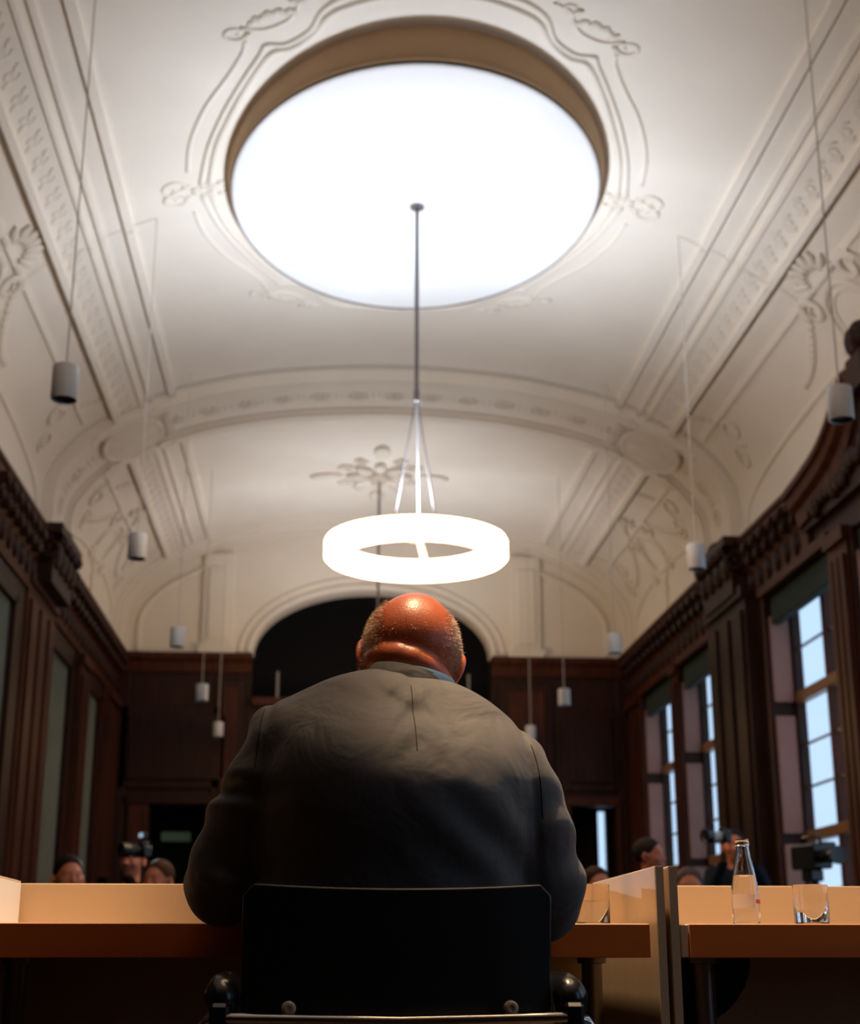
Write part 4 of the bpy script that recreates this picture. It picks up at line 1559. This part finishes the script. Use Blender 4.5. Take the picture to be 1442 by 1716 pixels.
def man_trousers(P):
    d = sd_ell(P, (.12, 2.50, .545), (.20, .16, .09))
    for (hx, kx) in ((.01, -.06), (.23, .30)):
        d = smin(d, sd_cap(P, (hx, 2.52, .545), (kx, 2.97, .535), .088, .068), .03)
        d = smin(d, sd_cap(P, (kx, 2.97, .53), (kx, 2.92, .10), .066, .052), .02)
    return d


tr_ = net_mesh('trousers', [surface_net(man_trousers, (-.16, 2.30, .05), (.42, 3.08, .68), .014)])
mloc(tr_)
link('trousers', tr_, 'trousers', man, smooth=True)
for kx in (-.06, .30):
    def shoe(P, kx=kx):
        d = sd_ell(P, (kx, 2.99, .035), (.045, .13, .05))
        d = smin(d, sd_cap(P, (kx, 2.91, .05), (kx, 2.92, .12), .042, .045), .02)
        return smax(d, .0 - P[..., 2] + .002, .004)
    s_ = net_mesh('shoe', [surface_net(shoe, (kx - .07, 2.84, -.02), (kx + .07, 3.14, .18), .009)])
    link('shoe', mloc(s_), 'shoe', man, smooth=True)


# ---- people at the far end
def bg_person(x, y, zhead, face, label, top_col, hair_col, pose='sit', group=None, prop=None):
    """zhead: height of the crown; face: heading in degrees (0 looks to -y, towards the camera)"""
    t = thing('person', label, 'person', (x, y, 0), 0, group)
    stand = pose == 'stand'
    hc = np.array((0, 0, zhead - .125))
    sh = zhead - .31                      # shoulder line
    hip = sh - .48
    fa = math.radians(face) + PI          # canonical face is +y
    R = rot_m(rz=fa)

    def W_(p):
        return tuple(R @ np.array(p, float))
    arms_up = prop is not None
    if stand: knees = [((e * .09, .0, hip), (e * .10, .02, hip * .53), (e * .11, -.02, .07)) for e in (-1, 1)]
    else: knees = [((e * .09, .0, hip + .02), (e * .12, .42, hip - .01), (e * .13, .40, .07)) for e in (-1, 1)]
    armp = []
    for e in (-1, 1):
        s0 = (e * .175, 0, sh - .02)
        if arms_up: el = (e * .24, .16, sh - .24); wr_ = (e * .07, .27, zhead - .20)
        else: el = (e * .24, .06, sh - .28); wr_ = (e * .13, .28, sh - .36)
        armp.append((s0, el, wr_))

    def skin(P):
        d = head_sdf(P, hc, R, 1.0)
        d = smin(d, sd_cap(P, (0, 0, sh - .02), W_((0, .0, zhead - .20)), .058, .055), .02)
        d = smin(d, sd_ell(P, (0, 0, sh - .16), (.13, .09, .17)), .05)
        for s0, el, wr_ in armp:
            d = smin(d, sd_cap(P, W_(s0), W_(el), .04, .035), .02)
            d = smin(d, sd_cap(P, W_(el), W_(wr_), .034, .025), .02)
            w = np.array(wr_); f = np.array((0, .3, .95)) if arms_up else np.array((0, 1, 0.)); f /= np.linalg.norm(f)
            e = 1 if s0[0] > 0 else -1
            d = smin(d, sd_cap(P, W_(w), W_(w + f * .07), .028, .026), .015)
            for k in range(4):
                b0 = w + f * .07 + np.array((-.027 + .018 * k, 0, 0))
                d = smin(d, sd_cap(P, W_(b0), W_(b0 + f * (.06, .07, .065, .05)[k]), .010, .008), .004)
            b0 = w + f * .02 - np.array((e * .03, 0, 0))
            d = smin(d, sd_cap(P, W_(b0), W_(b0 + f * .05 - np.array((e * .02, 0, 0))), .011, .009), .006)
        return d
    r_ = .46
    v, f = surface_net(skin, (-r_, -r_, sh - .42), (r_, r_, zhead + .03), .0115)
    bd = link('body', net_mesh('body', [(v, f)]), 'skin2', t, smooth=True)

    def cloth(P):
        d = sd_ell(P, (0, 0, sh - .17), (.165, .115, .22))
        d = smin(d, sd_ell(P, (0, 0, hip + .08), (.155, .115, .20)), .05)
        d = smin(d, sd_cap(P, W_((-.15, 0, sh - .03)), W_((.15, 0, sh - .03)), .062, .062), .04)
        for s0, el, wr_ in armp:
            d = smin(d, sd_cap(P, W_(s0), W_(el), .056, .048), .03)
            w1 = np.array(el) + (np.array(wr_) - np.array(el)) * .85
            d = smin(d, sd_cap(P, W_(el), W_(w1), .047, .037), .02)
        return smax(d, -sd_cap(P, (0, 0, sh), (0, 0, zhead - .1), .062, .062), .01)
    v, f = surface_net(cloth, (-r_, -r_, hip - .16), (r_, r_, sh + .06), .016)
    cm = simple('garment', top_col, .85, noise=.15, scale=12)
    link('jacket', net_mesh('jacket', [(v, f)]), cm, t, smooth=True)

    def legs(P):
        d = sd_ell(P, (0, 0, hip + .02), (.15, .12, .10))
        for a, b_, c_ in knees:
            d = smin(d, sd_cap(P, W_(a), W_(b_), .085, .062), .03)
            d = smin(d, sd_cap(P, W_(b_), W_(c_), .060, .045), .02)
        return d
    v, f = surface_net(legs, (-.55, -.55, .0), (.55, .55, hip + .16), .024)
    link('trousers', net_mesh('trousers', [(v, f)]), 'trousers', t, smooth=True)
    for a, b_, c_ in knees:
        c_ = W_(c_); fwd = R @ np.array((0, 1, 0.))

        def shoe(P):
            return smax(sd_cap(P, c_ - fwd * .05 + np.array((0, 0, -.03)), c_ + fwd * .13 + np.array((0, 0, -.035)), .045, .036), .001 - P[..., 2], .004)
        v, f = surface_net(shoe, (c_[0] - .25, c_[1] - .25, -.03), (c_[0] + .25, c_[1] + .25, .13), .015)
        link('shoe', net_mesh('shoe', [(v, f)]), 'shoe', t, smooth=True)

    def hair(P):
        Q = (P - hc) @ R
        d = sd_ell(Q, (0, -.016, .036), (.082, .102, .093))
        d = smax(d, -sd_ell(Q, (0, .100, -.015), (.085, .085, .095)), .012)
        return smax(d, -.03 - Q[..., 2] - .35 * (-Q[..., 1]), .012)
    v, f = surface_net(hair, (-.14, -.14, zhead - .28), (.14, .14, zhead + .03), .009)
    link('hair', net_mesh('hair', [(v, f)]), simple('hair', hair_col, .6, noise=.2, scale=40), bd, smooth=True)
    if not stand:
        # plain stool the person sits on
        st = thing('stool', 'dark stool under the ' + ' '.join(label.split(',')[0].split()[:9]), 'stool', (x, y, 0))
        sz = hip - .075
        obj('seat', MB().lathe([(0, sz - .04), (.17, sz - .04), (.18, sz - .02), (.17, sz), (0, sz)], 24), 'blackpl', st, smooth='auto')
        for k in range(4):
            a = PI / 4 + PI / 2 * k
            obj('leg', MB().tube([(.12 * math.cos(a), .12 * math.sin(a), sz - .03), (.17 * math.cos(a), .17 * math.sin(a), 0)], .012, 8), 'steel', st)
    return t, R


def camera_prop(x, y, z, face, label, white=False, big=True, led=False):
    t = thing('camera', label, 'camera', (x, y, z), math.radians(face) + PI)
    s_ = 1.0 if big else .8
    q = MB().bbox(-.075 * s_, .075 * s_, -.035, .04, -.055 * s_, .05 * s_, .012)
    bd_ = obj('camera_body', q, 'blackpl', t, smooth='auto')
    obj('viewfinder', MB().bbox(-.025, .025, -.035, .035, .045 * s_, .085 * s_, .008), 'blackpl', t)
    obj('grip', MB().bbox(.05 * s_, .085 * s_, -.02, .06, -.055 * s_, .045 * s_, .012), 'blackpl', t)
    Lm = MB().lathe([(0, 0), (.042, 0), (.042, .05), (.046, .06), (.046, .16), (.052, .17), (.052, .23), (.046, .232), (.044, .225), (0, .222)], 28)
    Lm.map(lambda p: (p[0], p[2] + .04, p[1]))
    ln = obj('lens', Lm, 'pendant' if white else 'blackpl', t, smooth='auto')
    hd = MB().lathe([(.053, .16), (.058, .165), (.060, .26), (.056, .262), (.054, .18)], 28)
    hd.map(lambda p: (p[0], p[2] + .04, p[1]))
    obj('lens_hood', hd, 'blackpl', ln, smooth='auto')
    if not big:
        ln.scale = (.85, .62, .85)
    if led:
        h = obj('camera_light', MB().bbox(-.03, .03, -.01, .03, .09, .13, .004), 'blackpl', t)
        obj('lit_face', MB().box(-.026, .026, .0302, .032, .094, .126), 'led', h)
        ld = bpy.data.lights.new('camera_beam', 'SPOT'); ld.energy = 45; ld.color = (.75, .88, 1.0)
        ld.spot_size = math.radians(50); ld.spot_blend = .6; ld.shadow_soft_size = .03
        lo = bpy.data.objects.new('camera_beam', ld); C.objects.link(lo); lo['kind'] = 'helper'
        lo.location = (x, y - .08, z + .11)
        lo.rotation_euler = (Vector((.1, 2.7, .95)) - Vector((x, y - .08, z + .11))).to_track_quat('-Z', 'Y').to_euler()
    gl_ = MB().lathe([(0, .228), (.044, .226)], 28); gl_.map(lambda p: (p[0], p[2] + .04, p[1]))
    obj('front_glass', gl_, 'lens', ln)
    return t


bg_person(-1.42, 8.6, 1.235, 25, 'person in dark top with reddish face, farthest left behind the desk', (.05, .025, .02), (.02, .012, .01))
bg_person(-1.36, 11.0, 1.475, -20, 'dark haired photographer in black, left side behind the desk', (.012, .012, .014), (.008, .007, .007), prop=True)
camera_prop(-1.25, 10.68, 1.395, -50, 'black camera with small lamp held by the photographer on the left side', big=False, led=True)
bg_person(-1.01, 9.5, 1.265, -30, 'brown haired person in tan top beside the left photographer', (.10, .05, .03), (.10, .045, .025))
bg_person(1.72, 9.3, 1.225, 15, 'seated person with reddish face just right of the man', (.03, .02, .02), (.05, .02, .015))
bg_person(2.28, 10.3, 1.48, 60, 'dark figure in black with dark hair, left of the right hand cameraman', (.012, .012, .014), (.03, .022, .018))
bg_person(2.08, 8.4, 1.17, -10, 'seated person in red top low between the dark figure and the cameraman', (.16, .03, .02), (.12, .08, .07))
bg_person(3.08, 11.0, 1.60, -12, 'photographer in dark jacket aiming a camera with pale lens', (.014, .018, .028), (.02, .016, .02), 'stand', prop=True)
camera_prop(2.93, 10.72, 1.52, -62, 'camera with pale grey lens held up behind the water bottle', white=True, big=False)
# video camera on a tripod at the right
vt = thing('video_camera', 'black video camera on a tripod in front of the right window', 'camera', (3.80, 11.4, 0), .25)
obj('camera_body', MB().bbox(-.09, .09, -.16, .16, 1.33, 1.52, .015), 'blackpl', vt)
obj('viewfinder', MB().bbox(.06, .17, -.10, .02, 1.47, 1.54, .01), 'blackpl', vt)
obj('carry_handle', MB().tube([(0, -.14, 1.52), (0, -.13, 1.58), (0, .10, 1.58), (0, .12, 1.52)], .014, 8), 'blackpl', vt, smooth=True)
q = MB().lathe([(0, 0), (.05, 0), (.055, .12), (.07, .20), (.066, .20), (0, .19)], 24).map(lambda p: (p[0], -p[2] - .16, p[1] + 1.42))
obj('lens', q, 'blackpl', vt, smooth='auto')
obj('tripod_head', MB().bbox(-.06, .06, -.07, .07, 1.24, 1.33, .012), 'blackpl', vt)
for k in range(3):
    a = 2 * PI * k / 3 + .4
    obj('leg', MB().tube([(.03 * math.cos(a), .03 * math.sin(a), 1.26), (.42 * math.cos(a), .42 * math.sin(a), .01)], [.02, .012], 8), 'blackpl', vt)
